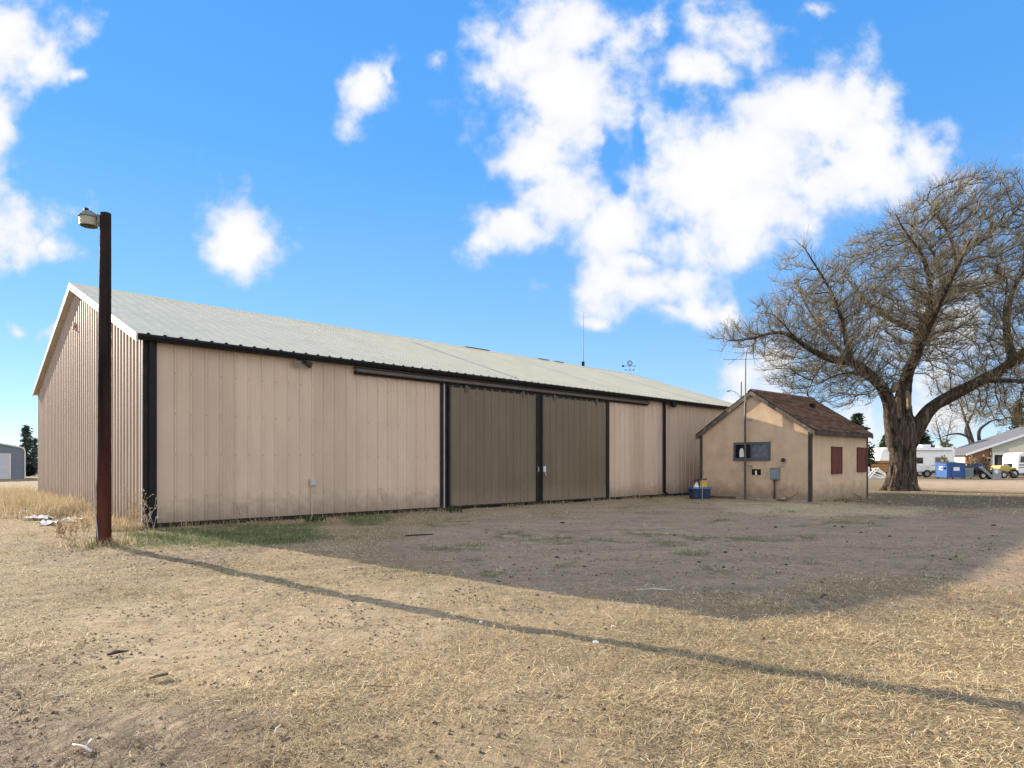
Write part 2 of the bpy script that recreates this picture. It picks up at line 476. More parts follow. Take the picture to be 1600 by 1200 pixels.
M['grey_paint'] = mat('grey_paint', (.30, .31, .33), .6, .2, 6, .1, 30, dirt=(.15, .13, .11), dirt_amt=.6)
M['dark_machine'] = mat('dark_machine_paint', (.03, .034, .042), .5, .4, 8, .2, 30)
M['yellow_paint'] = mat('faded_yellow_paint', (.52, .38, .10), .6, .25, 8, .1, 30, dirt=(.2, .14, .07), dirt_amt=.6)
M['orange_wood'] = mat('orange_planks', (.42, .20, .06), .75, .25, 7, .3, 30, stretch=(.2, .2, 1))
M['sage'] = mat('pale_sage_siding', (.42, .43, .36), .8, .06, 4, .1, 30)
M['cream'] = mat('cream_siding', (.66, .62, .48), .8, .05, 4, .1, 30)
M['brick_brown'] = mat('brown_board_wall', (.25, .125, .075), .85, .2, 8, .2, 30)
M['grey_shingle'] = mat('grey_shingles', (.135, .135, .145), .9, .15, 12, .3, 40)
M['slate_metal'] = mat('slate_grey_metal', (.145, .17, .20), .55, .08, 4, .05, 30)
M['roller'] = mat('off_white_roller_door', (.50, .51, .53), .6, .06, 5, .05, 30)
M['blue_tote'] = mat('navy_plastic', (.016, .035, .085), .45, .3, 8, .1, 30)
M['blue_lid'] = mat('blue_plastic', (.06, .14, .30), .45, .3, 8, .1, 30)
M['yellow_plastic'] = mat('yellow_plastic', (.60, .42, .03), .5, .2, 10, .2, 20)
M['board_brown'] = mat('rusty_brown_board', (.12, .055, .038), .85, .4, 8, .3, 30, dirt=(.3, .25, .2), dirt_amt=.6)
M['white_sheet'] = mat('torn_white_sheet', (.80, .79, .76), .6, .08, 8, .4, 14)
M['dry_stick'] = mat('bleached_stick', (.62, .55, .46), .85, .25, 12, .3, 50)
M['stick_dark'] = mat('brown_stick', (.17, .125, .085), .85, .4, 14, .3, 50)
M['stone_dark'] = mat('dark_clod', (.075, .06, .052), .95, .4, 10, .4, 50)
M['bush_dark'] = attr_mat('needle_foliage', 'Col', .8, .2)

def pole_mat():
    m = M['creosote']; nt = m.node_tree; N, L = nt.nodes, nt.links; b = N['Principled BSDF']
    src = b.inputs['Base Color'].links[0].from_socket
    tc = N.new('ShaderNodeTexCoord'); sp = N.new('ShaderNodeSeparateXYZ'); L.new(tc.outputs['Object'], sp.inputs[0])
    n = N.new('ShaderNodeTexNoise'); n.inputs['Scale'].default_value = 2.2; L.new(tc.outputs['Object'], n.inputs['Vector'])
    a = N.new('ShaderNodeMath'); a.operation = 'MULTIPLY_ADD'; a.inputs[1].default_value = 1.6; L.new(n.outputs[0], a.inputs[0]); L.new(sp.outputs['Z'], a.inputs[2])
    r = N.new('ShaderNodeMapRange'); r.inputs['From Min'].default_value = 3.4; r.inputs['From Max'].default_value = 1.3; L.new(a.outputs[0], r.inputs['Value'])
    mx = N.new('ShaderNodeMix'); mx.data_type = 'RGBA'; L.new(r.outputs[0], mx.inputs['Factor']); L.new(src, mx.inputs['A'])
    mu = N.new('ShaderNodeMix'); mu.data_type = 'RGBA'; mu.blend_type = 'ADD'; mu.inputs['Factor'].default_value = 1; L.new(src, mu.inputs['A']); mu.inputs['B'].default_value = (.048, .006, .002, 1)
    L.new(mu.outputs['Result'], mx.inputs['B']); L.new(mx.outputs['Result'], b.inputs['Base Color'])
pole_mat()

def bark_mat():
    m, N, L, b = new_mat('furrowed_bark')
    tc = N.new('ShaderNodeTexCoord')
    mp = N.new('ShaderNodeMapping'); mp.inputs['Scale'].default_value = (1, 1, .15)
    L.new(tc.outputs['Object'], mp.inputs[0])
    n1 = N.new('ShaderNodeTexNoise'); n1.inputs['Scale'].default_value = 8.5; n1.inputs['Detail'].default_value = 8; n1.inputs['Roughness'].default_value = .65; n1.inputs['Distortion'].default_value = .8
    L.new(mp.outputs[0], n1.inputs['Vector'])
    rp = N.new('ShaderNodeValToRGB')
    rp.color_ramp.elements[0].position = .36; rp.color_ramp.elements[0].color = (.012, .009, .008, 1)
    rp.color_ramp.elements[1].position = .68; rp.color_ramp.elements[1].color = (.19, .152, .115, 1)
    e = rp.color_ramp.elements.new(.52); e.color = (.075, .056, .042, 1)
    L.new(n1.outputs[0], rp.inputs[0])
    L.new(rp.outputs[0], b.inputs['Base Color'])
    b.inputs['Roughness'].default_value = .9; b.inputs['Specular IOR Level'].default_value = .2
    bp = N.new('ShaderNodeBump'); bp.inputs['Strength'].default_value = 1.0; bp.inputs['Distance'].default_value = .12
    L.new(n1.outputs[0], bp.inputs['Height']); L.new(bp.outputs[0], b.inputs['Normal'])
    return m
M['bark'] = bark_mat()
M['bare_wood'] = mat('bare_pale_wood', (.21, .155, .105), .85, .25, 7, .4, 20, stretch=(1, 1, .2), dirt=(.2, .13, .08), dirt_amt=.7, dirt_scale=3)
M['branch'] = mat('grey_branch_bark', (.062, .052, .041), .9, .45, 3, .2, 20)
M['twig'] = attr_mat('twig_bark', 'Col', .8, .15)
M['straw'] = attr_mat('straw', 'Col', .75, .2, .25)
M['shingle'] = attr_mat('brown_shingles', 'Col', .95, .1)

# ------------------------------------------------------------------ ground
def swell(y):
    """the yard rises gently towards the near edge"""
    return .050 * (np.logaddexp(0, (6.0 - y) * 2.2) / 2.2) * (y > -1.5) + .37 * (y <= -1.5)
def to_px(x, y):
    yy = np.maximum(y, .6)
    return 800 + F * x / yy, 725 + F * (H - swell(yy)) / yy
def at(px, py, z=0.0):
    """point of the ground (or of a level z) seen at a photo pixel"""
    q = (py - 725) / F
    Y = (H - z) / q
    if Y < 6.0:
        Y = (H - z - .050 * 6.0) / (q - .050)
    return Vector(((px - 800) / F * Y, Y, z))

def poly_sd(px, py, poly, sy=2.4):
    """signed distance (positive inside) in photo pixels, vertical stretched"""
    P = np.array(poly, float) * (1, sy)
    X, Y = px, py * sy
    d = np.full(X.shape, 1e9)
    ins = np.zeros(X.shape, bool)
    for i in range(len(P)):
        ax, ay = P[i]; bx, by = P[(i + 1) % len(P)]
        ex, ey = bx - ax, by - ay
        t = np.clip(((X - ax) * ex + (Y - ay) * ey) / (ex * ex + ey * ey), 0, 1)
        d = np.minimum(d, np.hypot(X - ax - t * ex, Y - ay - t * ey))
        c = ((ay > Y) != (by > Y))
        with np.errstate(divide='ignore', invalid='ignore'):
            xi = (bx - ax) * (Y - ay) / (by - ay if by != ay else 1e-9) + ax
        ins ^= c & (X < xi)
    return np.where(ins, d, -d)
def sstep(a, b, x):
    t = np.clip((x - a) / (b - a), 0, 1)
    return t * t * (3 - 2 * t)

GRAVEL = [(560, 858), (640, 822), (800, 799), (1000, 787), (1140, 789), (1300, 806), (1480, 806), (1620, 800), (1900, 800), (1900, 935), (1600, 925), (1430, 898), (1330, 905), (1210, 945), (1060, 945), (850, 912), (700, 885), (480, 868)]
GREEN1 = [(205, 832), (300, 828), (420, 817), (495, 822), (500, 838), (420, 848), (330, 856), (205, 858)]
GREEN2 = [(535, 808), (600, 801), (625, 806), (560, 822)]
BARE = [(150, 965), (330, 925), (560, 920), (760, 945), (720, 985), (560, 1040), (330, 1070), (60, 1040)]
ROAD = [(1385, 751), (1900, 751), (1900, 769), (1600, 768), (1440, 764)]
SHADYGRASS = [(1340, 778), (1400, 766), (1500, 771), (1700, 776), (1700, 796), (1500, 799), (1340, 792)]  # brown grass with the tree's shade painted into its colour
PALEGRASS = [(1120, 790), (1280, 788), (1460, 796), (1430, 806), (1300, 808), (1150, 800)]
THATCH = [(-100, 1075), (150, 1080), (330, 1090), (420, 1130), (380, 1230), (-100, 1260)]
def masks(x, y):
    px, py = to_px(x, y)
    n = (fbm(x * .9, y * .9, 3) - .5)
    n2 = (fbm(x * 3.1, y * 3.1, 5) - .5)
    far = y > .8
    j = n * 170 + n2 * 90
    g = lambda p, soft, k=1.0: sstep(-soft, soft, poly_sd(px, py, p) + j * k) * far
    gravel = g(GRAVEL, 45)
    green = np.maximum(g(GREEN1, 22, .45), g(GREEN2, 14, .3)) * .85
    sp = sstep(.60, .72, fbm(x * .8 + 5, y * .8, 21)) * sstep(.45, .6, fbm(x * 4, y * 4, 22)) * (py < 900) * (py > 770)
    green = np.clip(np.maximum(green, .55 * sp * far), 0, 1)
    bare = np.maximum(g(BARE, 80, 1.2), sstep(.58, .78, fbm(x * .45 + 9, y * .45, 31)) * .5)
    road = g(ROAD, 6, .05)
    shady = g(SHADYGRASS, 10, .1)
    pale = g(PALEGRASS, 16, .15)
    thatch = np.maximum(g(THATCH, 90, 1.2), sstep(.55, .75, fbm(x * .7 + 31, y * .7, 41)) * .8)
    bare = bare * (1 - green)
    return dict(gravel=gravel * (1 - green) * (1 - road), green=green, bare=bare, road=road, shady=shady, pale=pale, thatch=thatch)

BX, BY = -7.475, 13.0                       # near front corner of the barn
BE = Vector((.726, .688, 0)).normalized()   # along its front
BG = Vector((-BE.y, BE.x, 0))               # along its gable
def ground_z(x, y):
    near = sstep(60, 25, y) * sstep(-30, -5, y)
    # flat beside the buildings
    s = -((x - BX) * BG.x + (y - BY) * BG.y)       # distance in front of the barn wall
    w = sstep(.3, 2.5, np.where(s > 0, s, np.maximum(0, -((x - BX) * BE.x + (y - BY) * BE.y)) * 1.5))
    z = (fbm(x * .35, y * .35, 61) - .5) * .09 + (fbm(x * 1.6, y * 1.6, 62) - .5) * .035
    z2 = (fbm(x * 6, y * 6, 63, 3) - .5) * .028 + (fbm(x * 16, y * 16, 64, 2) - .5) * .014
    hut = sstep(2.0, 4.5, np.hypot(x - 11, y - 25))
    return (z * hut * w + z2 * (.35 + .65 * w)) * near - .012 + swell(y) + .16 * np.exp(-(((x - 14) / 3.5) ** 2 + ((y - 15.5) / 3.0) ** 2)) * hut

def build_ground():
    def axis(lo, hi, step, far_lo, far_hi):
        a = list(np.arange(lo, hi, step))
        d, p = step, a[-1]
        up = []
        while p < far_hi:
            d *= 1.12; p += d; up.append(p)
        d, p = step, a[0]
        dn = []
        while p > far_lo:
            d *= 1.12; p -= d; dn.append(p)
        return np.array(dn[::-1] + a + up)
    xs = axis(-9, 12, .055, -2500, 2500)
    ys = axis(1.6, 16, .055, -400, 3000)
    X, Y = np.meshgrid(xs, ys)
    x, y = X.ravel(), Y.ravel()
    z = ground_z(x, y)
    m = masks(x, y)
    nx, ny = len(xs), len(ys)
    i = np.arange(nx * ny).reshape(ny, nx)
    q = np.stack([i[:-1, :-1], i[:-1, 1:], i[1:, 1:], i[1:, :-1]], -1).reshape(-1, 4)
    c1 = np.stack([m['gravel'], m['green'], m['bare']], -1)
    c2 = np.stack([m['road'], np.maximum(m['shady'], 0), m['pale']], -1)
    c3 = np.stack([m['thatch'], m['thatch'], m['thatch']], -1)
    mt, N, L, b = new_mat('dry_yard_ground')
    geo = N.new('ShaderNodeNewGeometry')
    def noise(scale, detail=6, rough=.6, st=None):
        n = N.new('ShaderNodeTexNoise'); n.inputs['Scale'].default_value = scale; n.inputs['Detail'].default_value = detail; n.inputs['Roughness'].default_value = rough
        if st:
            mp = N.new('ShaderNodeMapping'); mp.inputs['Scale'].default_value = st; mp.inputs['Rotation'].default_value = (0, 0, R(25))
            L.new(geo.outputs['Position'], mp.inputs[0]); L.new(mp.outputs[0], n.inputs['Vector'])
        else:
            L.new(geo.outputs['Position'], n.inputs['Vector'])
        return n.outputs[0]
    def ramp(f, stops):
        r = N.new('ShaderNodeValToRGB')
        r.color_ramp.elements[0].position, r.color_ramp.elements[0].color = stops[0][0], (*stops[0][1], 1)
        r.color_ramp.elements[1].position, r.color_ramp.elements[1].color = stops[-1][0], (*stops[-1][1], 1)
        for p, c in stops[1:-1]:
            r.color_ramp.elements.new(p).color = (*c, 1)
        L.new(f, r.inputs[0]); return r.outputs[0]
    def mix(f, a, c):
        n = N.new('ShaderNodeMix'); n.data_type = 'RGBA'
        L.new(f, n.inputs['Factor']); L.new(a, n.inputs['A']); L.new(c, n.inputs['B'])
        return n.outputs['Result']
    def attr(nm):
        a = N.new('ShaderNodeAttribute'); a.attribute_name = nm
        s = N.new('ShaderNodeSeparateColor'); L.new(a.outputs['Color'], s.inputs[0])
        return s.outputs
    a1, a2, a3 = attr('mask_a'), attr('mask_b'), attr('mask_c')
    fine, mid, big = noise(55, 6, .7), noise(9, 7, .65), noise(1.3, 6, .6)
    grain = noise(170, 3, .7)
    streak = noise(14, 6, .65, (1, .35, 1))
    thatch = ramp(fine, [(.32, (.085, .062, .036)), (.50, (.235, .175, .100)), (.64, (.43, .33, .185)), (.80, (.58, .46, .27))])
    thatch2 = ramp(streak, [(.32, (.085, .066, .048)), (.5, (.20, .15, .105)), (.7, (.40, .30, .205))])
    col = mix(a3[0], thatch, thatch2)
    bare = ramp(mid, [(.28, (.215, .158, .096)), (.5, (.375, .285, .175)), (.75, (.48, .375, .24))])
    sp = ramp(grain, [(.3, (.45, .45, .45)), (.55, (1, 1, 1)), (.8, (1.15, 1.12, 1.05))])
    def mul(a, c, f=1.0):
        n = N.new('ShaderNodeMix'); n.data_type = 'RGBA'; n.blend_type = 'MULTIPLY'; n.inputs['Factor'].default_value = f
        L.new(a, n.inputs['A']); L.new(c, n.inputs['B']); return n.outputs['Result']
    bare = mul(bare, sp)
    col = mix(a1[2], col, bare)
    grav = ramp(fine, [(.25, (.14, .108, .075)), (.45, (.29, .220, .152)), (.6, (.375, .290, .207)), (.8, (.475, .385, .28))])
    grav = mul(grav, ramp(mid, [(.3, (.72, .72, .72)), (.7, (1.12, 1.1, 1.08))]))
    rut = noise(1.0, 7, .68, (.32, 1.5, 1))
    grav = mul(grav, ramp(rut, [(.34, (.86, .83, .79)), (.5, (1.02, 1, .95)), (.66, (1.10, 1.06, .98))]))
    col = mix(a1[0], col, grav)
    road = ramp(big, [(.3, (.36, .25, .17)), (.6, (.44, .335, .23)), (.8, (.50, .39, .28))])
    col = mix(a2[0], col, road)
    shady = ramp(mid, [(.3, (.07, .055, .035)), (.55, (.155, .12, .075)), (.8, (.26, .20, .12))])  # dark browns carry the shade under the tree
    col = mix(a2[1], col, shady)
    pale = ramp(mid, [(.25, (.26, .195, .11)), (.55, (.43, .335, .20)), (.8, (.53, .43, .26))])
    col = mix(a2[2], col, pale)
    grn = ramp(fine, [(.3, (.05, .06, .024)), (.55, (.10, .115, .045)), (.8, (.25, .21, .11))])
    col = mix(a1[1], col, grn)
    col = mul(col, ramp(big, [(.25, (.80, .80, .80)), (.5, (1, 1, 1)), (.75, (1.1, 1.08, 1.05))]))
    L.new(col, b.inputs['Base Color'])
    b.inputs['Roughness'].default_value = .95
    b.inputs['Specular IOR Level'].default_value = .1
    ad = N.new('ShaderNodeMath'); ad.operation = 'MULTIPLY_ADD'; ad.inputs[1].default_value = .45
    L.new(fine, ad.inputs[0]); L.new(streak, ad.inputs[2])
    bp = N.new('ShaderNodeBump'); bp.inputs['Strength'].default_value = .8; bp.inputs['Distance'].default_value = .035
    L.new(ad.outputs[0], bp.inputs['Height']); L.new(bp.outputs[0], b.inputs['Normal'])
    g = np_mesh('ground', np.stack([x, y, z], -1), quads=q, mat=mt, smooth=True, colors={'mask_a': c1, 'mask_b': c2, 'mask_c': c3})
    tag(g, 'dry grass and bare gravel yard in front of the long metal shed', kind='structure')
build_ground()

def gz(x, y):
    return float(ground_z(np.array([x], float), np.array([y], float))[0])

# ------------------------------------------------------------------ straw and grass blades
def blades(name, x, y, length, width, lean, col, mt, parent=None, zoff=0.0, curl=.5, local=None):
    """bent two-piece ribbons standing or lying at x, y; lean = angle above the ground"""
    n = len(x)
    az = rng.uniform(0, 2 * np.pi, n)
    z = (ground_z(x, y) if local is None else np.zeros(n)) + zoff
    d = np.stack([np.cos(az) * np.cos(lean), np.sin(az) * np.cos(lean), np.sin(lean)], -1)
    az2 = az + rng.normal(0, curl, n)
    lean2 = lean - rng.uniform(.1, .7, n)
    lean2 = np.maximum(lean2, -.25)
    d2 = np.stack([np.cos(az2) * np.cos(lean2), np.sin(az2) * np.cos(lean2), np.sin(lean2)], -1)
    sd = np.stack([-np.sin(az), np.cos(az), rng.uniform(-.5, .5, n)], -1)
    p0 = np.stack([x, y, z], -1)
    L1 = (length * .5)[:, None]
    p1 = p0 + d * L1
    p2 = p1 + d2 * L1
    w = (width * .5)[:, None]
    v = np.stack([p0 - sd * w, p0 + sd * w, p1 + sd * w * .9, p1 - sd * w * .9, p2], 1).reshape(-1, 3)
    i = np.arange(n)[:, None] * 5
    q = i + np.array([0, 1, 2, 3])
    t = i + np.array([3, 2, 4])
    c = np.repeat(col, 5, axis=0)
    return np_mesh(name, v, quads=q, tris=t, mat=mt, parent=parent, colors={'Col': c})

STRAW = np.array([(.64, .52, .32), (.54, .42, .25), (.74, .64, .45), (.40, .31, .19), (.27, .20, .13), (.60, .50, .34), (.15, .11, .075)]) * np.array([1.05, 1.0, .91])
GREENS = np.array([(.085, .125, .035), (.115, .155, .050), (.060, .095, .028), (.17, .17, .07), (.36, .30, .17)])
def build_straw():
    bands = [(1.7, 4.0, 9500, 1.0), (4.0, 7.0, 4600, 1.15), (7.0, 12.0, 1500, 1.55), (12.0, 20, 240, 2.3), (20, 34, 55, 3.4)]
    XS, YS, LS, WS, LE, CO = [], [], [], [], [], []
    for y0, y1, dens, k in bands:
        half0, half1 = .84 * y0 + .4, .84 * y1 + .4
        n = int(dens * (half0 + half1) * (y1 - y0))
        y = rng.uniform(y0, y1, n); x = rng.uniform(-half1, half1, n)
        m = masks(x, y)
        s = -((x - BX) * BG.x + (y - BY) * BG.y)
        t = (x - BX) * BE.x + (y - BY) * BE.y
        ok = (np.abs(x) < .84 * y + .4) & ((s > .05) | (t < -.05)) & (np.hypot(x - 10.5, y - 25) > 3.4)
        patch = sstep(.30, .62, fbm(x * 1.7, y * 1.7, 77))
        dn = (.28 + .72 * patch) * (1 - .90 * m['gravel']) * (1 - .80 * m['bare']) * (1 - .95 * m['road']) * (1 - .45 * m['thatch'])
        dn = np.maximum(dn, m['green'] * .9)
        ok &= rng.uniform(0, 1, n) < dn
        x, y = x[ok], y[ok]; n = len(x)
        gr = m['green'][ok] * (.30 + .9 * sstep(.38, .62, fbm(x * 2.5, y * 2.5, 201))) > rng.uniform(0, 1, n)
        th = m['thatch'][ok]
        L_ = rng.gamma(4, .0115, n) * k ** .55
        w_ = rng.uniform(.0016, .0036, n) * k
        le = np.abs(rng.normal(.18, .36, n))
        c = STRAW[rng.choice(7, n, p=[.22, .18, .18, .15, .11, .10, .06])] * rng.uniform(.8, 1.2, (n, 1))
        c = c * (1 - .35 * th[:, None]) * (.62 + .62 * fbm(x * .8, y * .8, 221)[:, None]) * (.8 + .4 * fbm(x * 4, y * 4, 222)[:, None])
        le = np.where(gr, rng.uniform(.6, 1.4, n), le)
        L_ = np.where(gr, rng.uniform(.05, .13, n), L_)
        c = np.where(gr[:, None], GREENS[rng.choice(5, n, p=[.3, .25, .2, .15, .1])], c)
        XS.append(x); YS.append(y); LS.append(L_); WS.append(w_); LE.append(le); CO.append(c)
    x, y, l, w, e, c = [np.concatenate(a) for a in (XS, YS, LS, WS, LE, CO)]
    o = blades('dry_grass', x, y, l, w, e, c, M['straw'], zoff=.002, curl=.9)
    tag(o, 'short trampled straw coloured grass scattered over the yard', 'grass', kind='stuff')
    # loose clods and pebbles of the gravelled part
    n = 2600
    y = rng.uniform(3, 26, n); x = rng.uniform(-.8, .85, n) * y
    m = masks(x, y)
    ok = rng.uniform(0, 1, n) < m['gravel'] * .55 * sstep(.40, .7, fbm(x * 1.3, y * 1.3, 91))
    s = -((x - BX) * BG.x + (y - BY) * BG.y)
    ok &= s > .1
    x, y = x[ok], y[ok]
    mb_v, mb_f = [], []
    base = np.array([(1, 0, 0), (-1, 0, 0), (0, 1, 0), (0, -1, 0), (0, 0, 1), (0, 0, -1)], float)
    tr = np.array([(0, 2, 4), (2, 1, 4), (1, 3, 4), (3, 0, 4), (2, 0, 5), (1, 2, 5), (3, 1, 5), (0, 3, 5)])
    n = len(x)
    sz = np.minimum(rng.gamma(2.0, .0075, n), .004 + .0032 * y)
    v = base[None] * sz[:, None, None] * rng.uniform(.6, 1.3, (n, 6, 1)) * np.array([1.2, 1, .6])
    v += np.stack([x, y, ground_z(x, y) + sz * .25], -1)[:, None, :]
    t = tr[None] + np.arange(n)[:, None, None] * 6
    o = np_mesh('gravel', v.reshape(-1, 3), tris=t.reshape(-1, 3), mat=M['stone_dark'])
    tag(o, 'small dark clods and pebbles strewn on the bare gravel', 'gravel', kind='stuff')
build_straw()

def build_crumbs():
    n = 60000
    y = rng.uniform(2.3, 11, n); x = rng.uniform(-.85, .85, n) * y
    m = masks(x, y)
    cl = sstep(.42, .66, fbm(x * 2.2, y * 2.2, 191, 3))
    p = (m['bare'] * .6 + m['thatch'] * .9 + m['gravel'] * .5 + .12) * (.10 + .55 * cl) * np.minimum(1, 6 / y)
    s_ = -((x - BX) * BG.x + (y - BY) * BG.y)
    ok = (rng.uniform(0, 1, n) < p) & (s_ > .1)
    x, y = x[ok], y[ok]; n = len(x)
    base = np.array([(1, 0, 0), (-1, 0, 0), (0, 1, 0), (0, -1, 0), (0, 0, 1), (0, 0, -1)], float)
    tr = np.array([(0, 2, 4), (2, 1, 4), (1, 3, 4), (3, 0, 4), (2, 0, 5), (1, 2, 5), (3, 1, 5), (0, 3, 5)])
    sz = np.minimum(rng.gamma(2.2, .0020, n), .0085) * (1 + .06 * y)
    a = rng.uniform(0, 6.28, n)
    v = base[None] * sz[:, None, None] * rng.uniform(.6, 1.5, (n, 6, 1)) * np.array([1.4, .9, .75])
    ca, sa = np.cos(a)[:, None], np.sin(a)[:, None]
    v = np.stack([v[..., 0] * ca - v[..., 1] * sa, v[..., 0] * sa + v[..., 1] * ca, v[..., 2]], -1)
    v += np.stack([x, y, ground_z(x, y) + sz * .25], -1)[:, None, :]
    pal = np.array([(.27, .20, .135), (.21, .155, .11), (.36, .28, .195), (.18, .14, .10), (.15, .115, .085)])
    c = pal[rng.integers(0, 5, n)] * rng.uniform(.8, 1.2, (n, 1))
    o = np_mesh('soil_crumbs', v.reshape(-1, 3), tris=(tr[None] + np.arange(n)[:, None, None] * 6).reshape(-1, 3), mat=M['straw'], colors={'Col': np.repeat(c, 6, axis=0)})
    tag(o, 'loose brown soil crumbs scattered over the bare patches', 'soil', kind='stuff')
build_crumbs()

# ------------------------------------------------------------------ the long metal shed
BL, BW, EAVE, RIDGE = 26.2, 14.04, 3.94, 6.31
BROT = math.atan2(BE.y, BE.x)
def bt(px):
    """distance along the shed's front seen at a photo column"""
    u = (px - 800) / F
    return (u * BY - BX) / (BE.x - BE.y * u)
def build_barn():
    b = thing('metal_shed', 'long beige ribbed metal shed with a low pale gable roof and brown sliding doors', 'shed', (BX, BY, 0), BROT)
    X, Y, Z = Vector((1, 0, 0)), Vector((0, 1, 0)), Vector((0, 0, 1))
    z0 = .07
    rise = RIDGE - EAVE
    hw = BW / 2
    gtop = lambda d: (EAVE + rise * (1 - abs(d - hw) / hw)) - .02
    MB().ribbed((0, 0, 0), X, Z, -Y, BL, lambda d: z0, lambda d: EAVE - .02, start=.585, h=.025, wide=.032).build('front_wall', M['siding'], b)
    MB().ribbed((0, BW, 0), -Y, Z, -X, BW, lambda d: z0 - .05, lambda d: gtop(BW - d), start=.12, pitch=.275, h=.046, wide=.078, minor=False).build('gable_wall', M['siding_dimmed'], b)
    MB().ribbed((BL, 0, 0), Y, Z, X, BW, lambda d: z0, gtop, start=.12, minor=False).build('gable_wall', M['siding'], b)
    MB().ribbed((BL, BW, 0), -X, Z, Y, BL, lambda d: z0, lambda d: EAVE - .02, start=.2, minor=False).build('back_wall', M['siding'], b)
    m = MB()
    m.box(.235, BL - .03, -.034, .10, -.25, z0 + .012)
    m.box(.03, BL - .03, BW - .10, BW + .012, -.25, z0 + .02)
    m.box(-.012, .028, .0, BW, -.25, z0 - .03)
    m.box(BL - .028, BL + .012, .0, BW, -.25, z0 + .02)
    m.build('base_board', M['dark_trim'], b)
    # roof
    sl = math.hypot(hw, rise)
    down = Vector((0, -hw, -rise)) / sl
    nf = Vector((0, -rise, hw)) / sl
    over, eo = .16, .17
    z_r = RIDGE + .03
    def slope(d, n, start):
        rp = MB().ribbed(Vector((-over, hw, z_r)), X, d, n, BL + 2 * over, lambda q: .0, lambda q: sl + eo, start=start, pitch=.305, h=.032, wide=.045, minor=False)
        return rp
    slope(down, nf, .2).build('roof_panel', M['roof_metal'], b)
    db, nb = Vector((0, hw, -rise)) / sl, Vector((0, rise, hw)) / sl
    slope(db, nb, .2).build('roof_panel', M['roof_metal'], b)
    # underside deck closes the roof
    m = MB()
    m.prism([(-.12, EAVE - .05), (hw, RIDGE - .0), (BW + .12, EAVE - .05), (BW + .12, EAVE - .10), (hw, RIDGE - .08), (-.12, EAVE - .10)], 0, .02, BL - .02)
    m.build('roof_deck', M['dark_trim'], b)
    # skylight strips
    for px in (812, 972, 1100):
        t = bt(px)
        m = MB()
        o = Vector((t - .17, hw, z_r)) + nf * .0
        m.ribbed(o + nf * .006 + down * 1.2, X, down, nf, .36, lambda q: 0, lambda q: sl - 1.4, start=.18, h=.034, wide=.045, minor=False)
        m.build('skylight_strip', M['skylight'], b)
    # ridge cap and ridge vents
    m = MB()
    k = .22
    c0 = Vector((0, hw, z_r + .045))
    pts = [(hw - k, z_r + .048 - k * rise / hw), (hw, z_r + .055), (hw + k, z_r + .048 - k * rise / hw), (hw + k, z_r - .02 - k * rise / hw), (hw, z_r - .02), (hw - k, z_r - .02 - k * rise / hw)]
    m.prism(pts, 0, -over - .01, BL + over + .01).build('ridge_cap', M['roof_metal'], b)
    def rt(px):
        u = (px - 800) / F
        P = Vector((BX, BY, 0)) + BG * hw
        return (u * P.y - P.x) / (BE.x - BE.y * u)
    for px, ln in ((738, .9), (756, .5), (848, .7), (872, .6)):
        t = rt(px)
        m = MB()
        m.prism([(hw - .12, z_r + .02), (hw - .10, z_r + .065), (hw, z_r + .088), (hw + .10, z_r + .065), (hw + .12, z_r + .02)], 0, t - ln / 2, t + ln / 2)
        m.build('ridge_vent', M['track'], b)
    # rake trim, corner trim
    for x0, x1 in ((-over - .022, -over + .008), (BL + over - .008, BL + over + .022)):
        m = MB()
        e0, r0 = EAVE - .04, z_r
        yo = -.17
        for s in (1, -1):
            f = lambda yy: yy if s == 1 else BW - yy
            sp = rise / hw
            m.prism([(f(yo), EAVE + .045 + yo * sp), (f(hw), RIDGE + .075), (f(hw), RIDGE - .105), (f(yo), EAVE - .135 + yo * sp)], 0, x0, x1)
        m.build('rake_trim', M['white_trim'], b)
    for x0 in (-over, BL):
        m = MB()
        sp = rise / hw
        m.prism([(-.16, EAVE - .12), (hw, RIDGE - .085), (BW + .16, EAVE - .12), (BW + .16, EAVE - .15), (hw, RIDGE - .115), (-.16, EAVE - .15)], 0, x0, x0 + over)
        m.build('soffit', M['white_trim'], b)
    m = MB()
    m.box(-.035, -.031, .0, .10, z0 - .06, EAVE - .10)
    m.build('corner_trim', M['white_trim'], b)
    m = MB()
    m.box(-.034, .225, -.045, -.021, -.02, EAVE - .1)
    m.box(-.034, -.012, -.021, .0, -.02, EAVE - .1)
    m.build('corner_post', M['dark_trim'], b)
    MB().box(-.036, .0, BW - .12, BW + .03, -.02, EAVE - .08).build('corner_trim', M['dark_trim'], b)
    # gutter and downspouts
    m = MB()
    ye = -eo * hw / sl - .015
    ze = EAVE + .03 - eo * rise / sl
    m.prism([(ye - .075, ze - .01), (ye - .085, ze - .05), (ye - .055, ze - .125), (ye + .055, ze - .125), (ye + .07, ze - .01), (ye + .055, ze - .01), (ye + .045, ze - .10), (ye - .045, ze - .10), (ye - .065, ze - .05), (ye - .058, ze - .01)], 0, -over + .012, BL + over - .012)
    m.build('gutter', M['black_metal'], b)
    MB().box(.0, BL, -.135, -.024, EAVE - .145, EAVE - .115).build('eave_soffit', M['dark_trim'], b)
    t = bt(1035)
    for tt, kick in ((.11, False), (t, True)):
        m = MB()
        m.beam((tt, -.10, EAVE - .16), (tt, -.10, .16), .09, .075, (0, 1, 0))
        m.beam((tt, -.10, .18), (tt + (.0 if not kick else .16), -.17, .06), .08, .07, (0, 0, 1))
        m.build('downspout', M['black_metal'], b)
    # sliding doors on an outside track
    ztop, zb = 3.56, .06
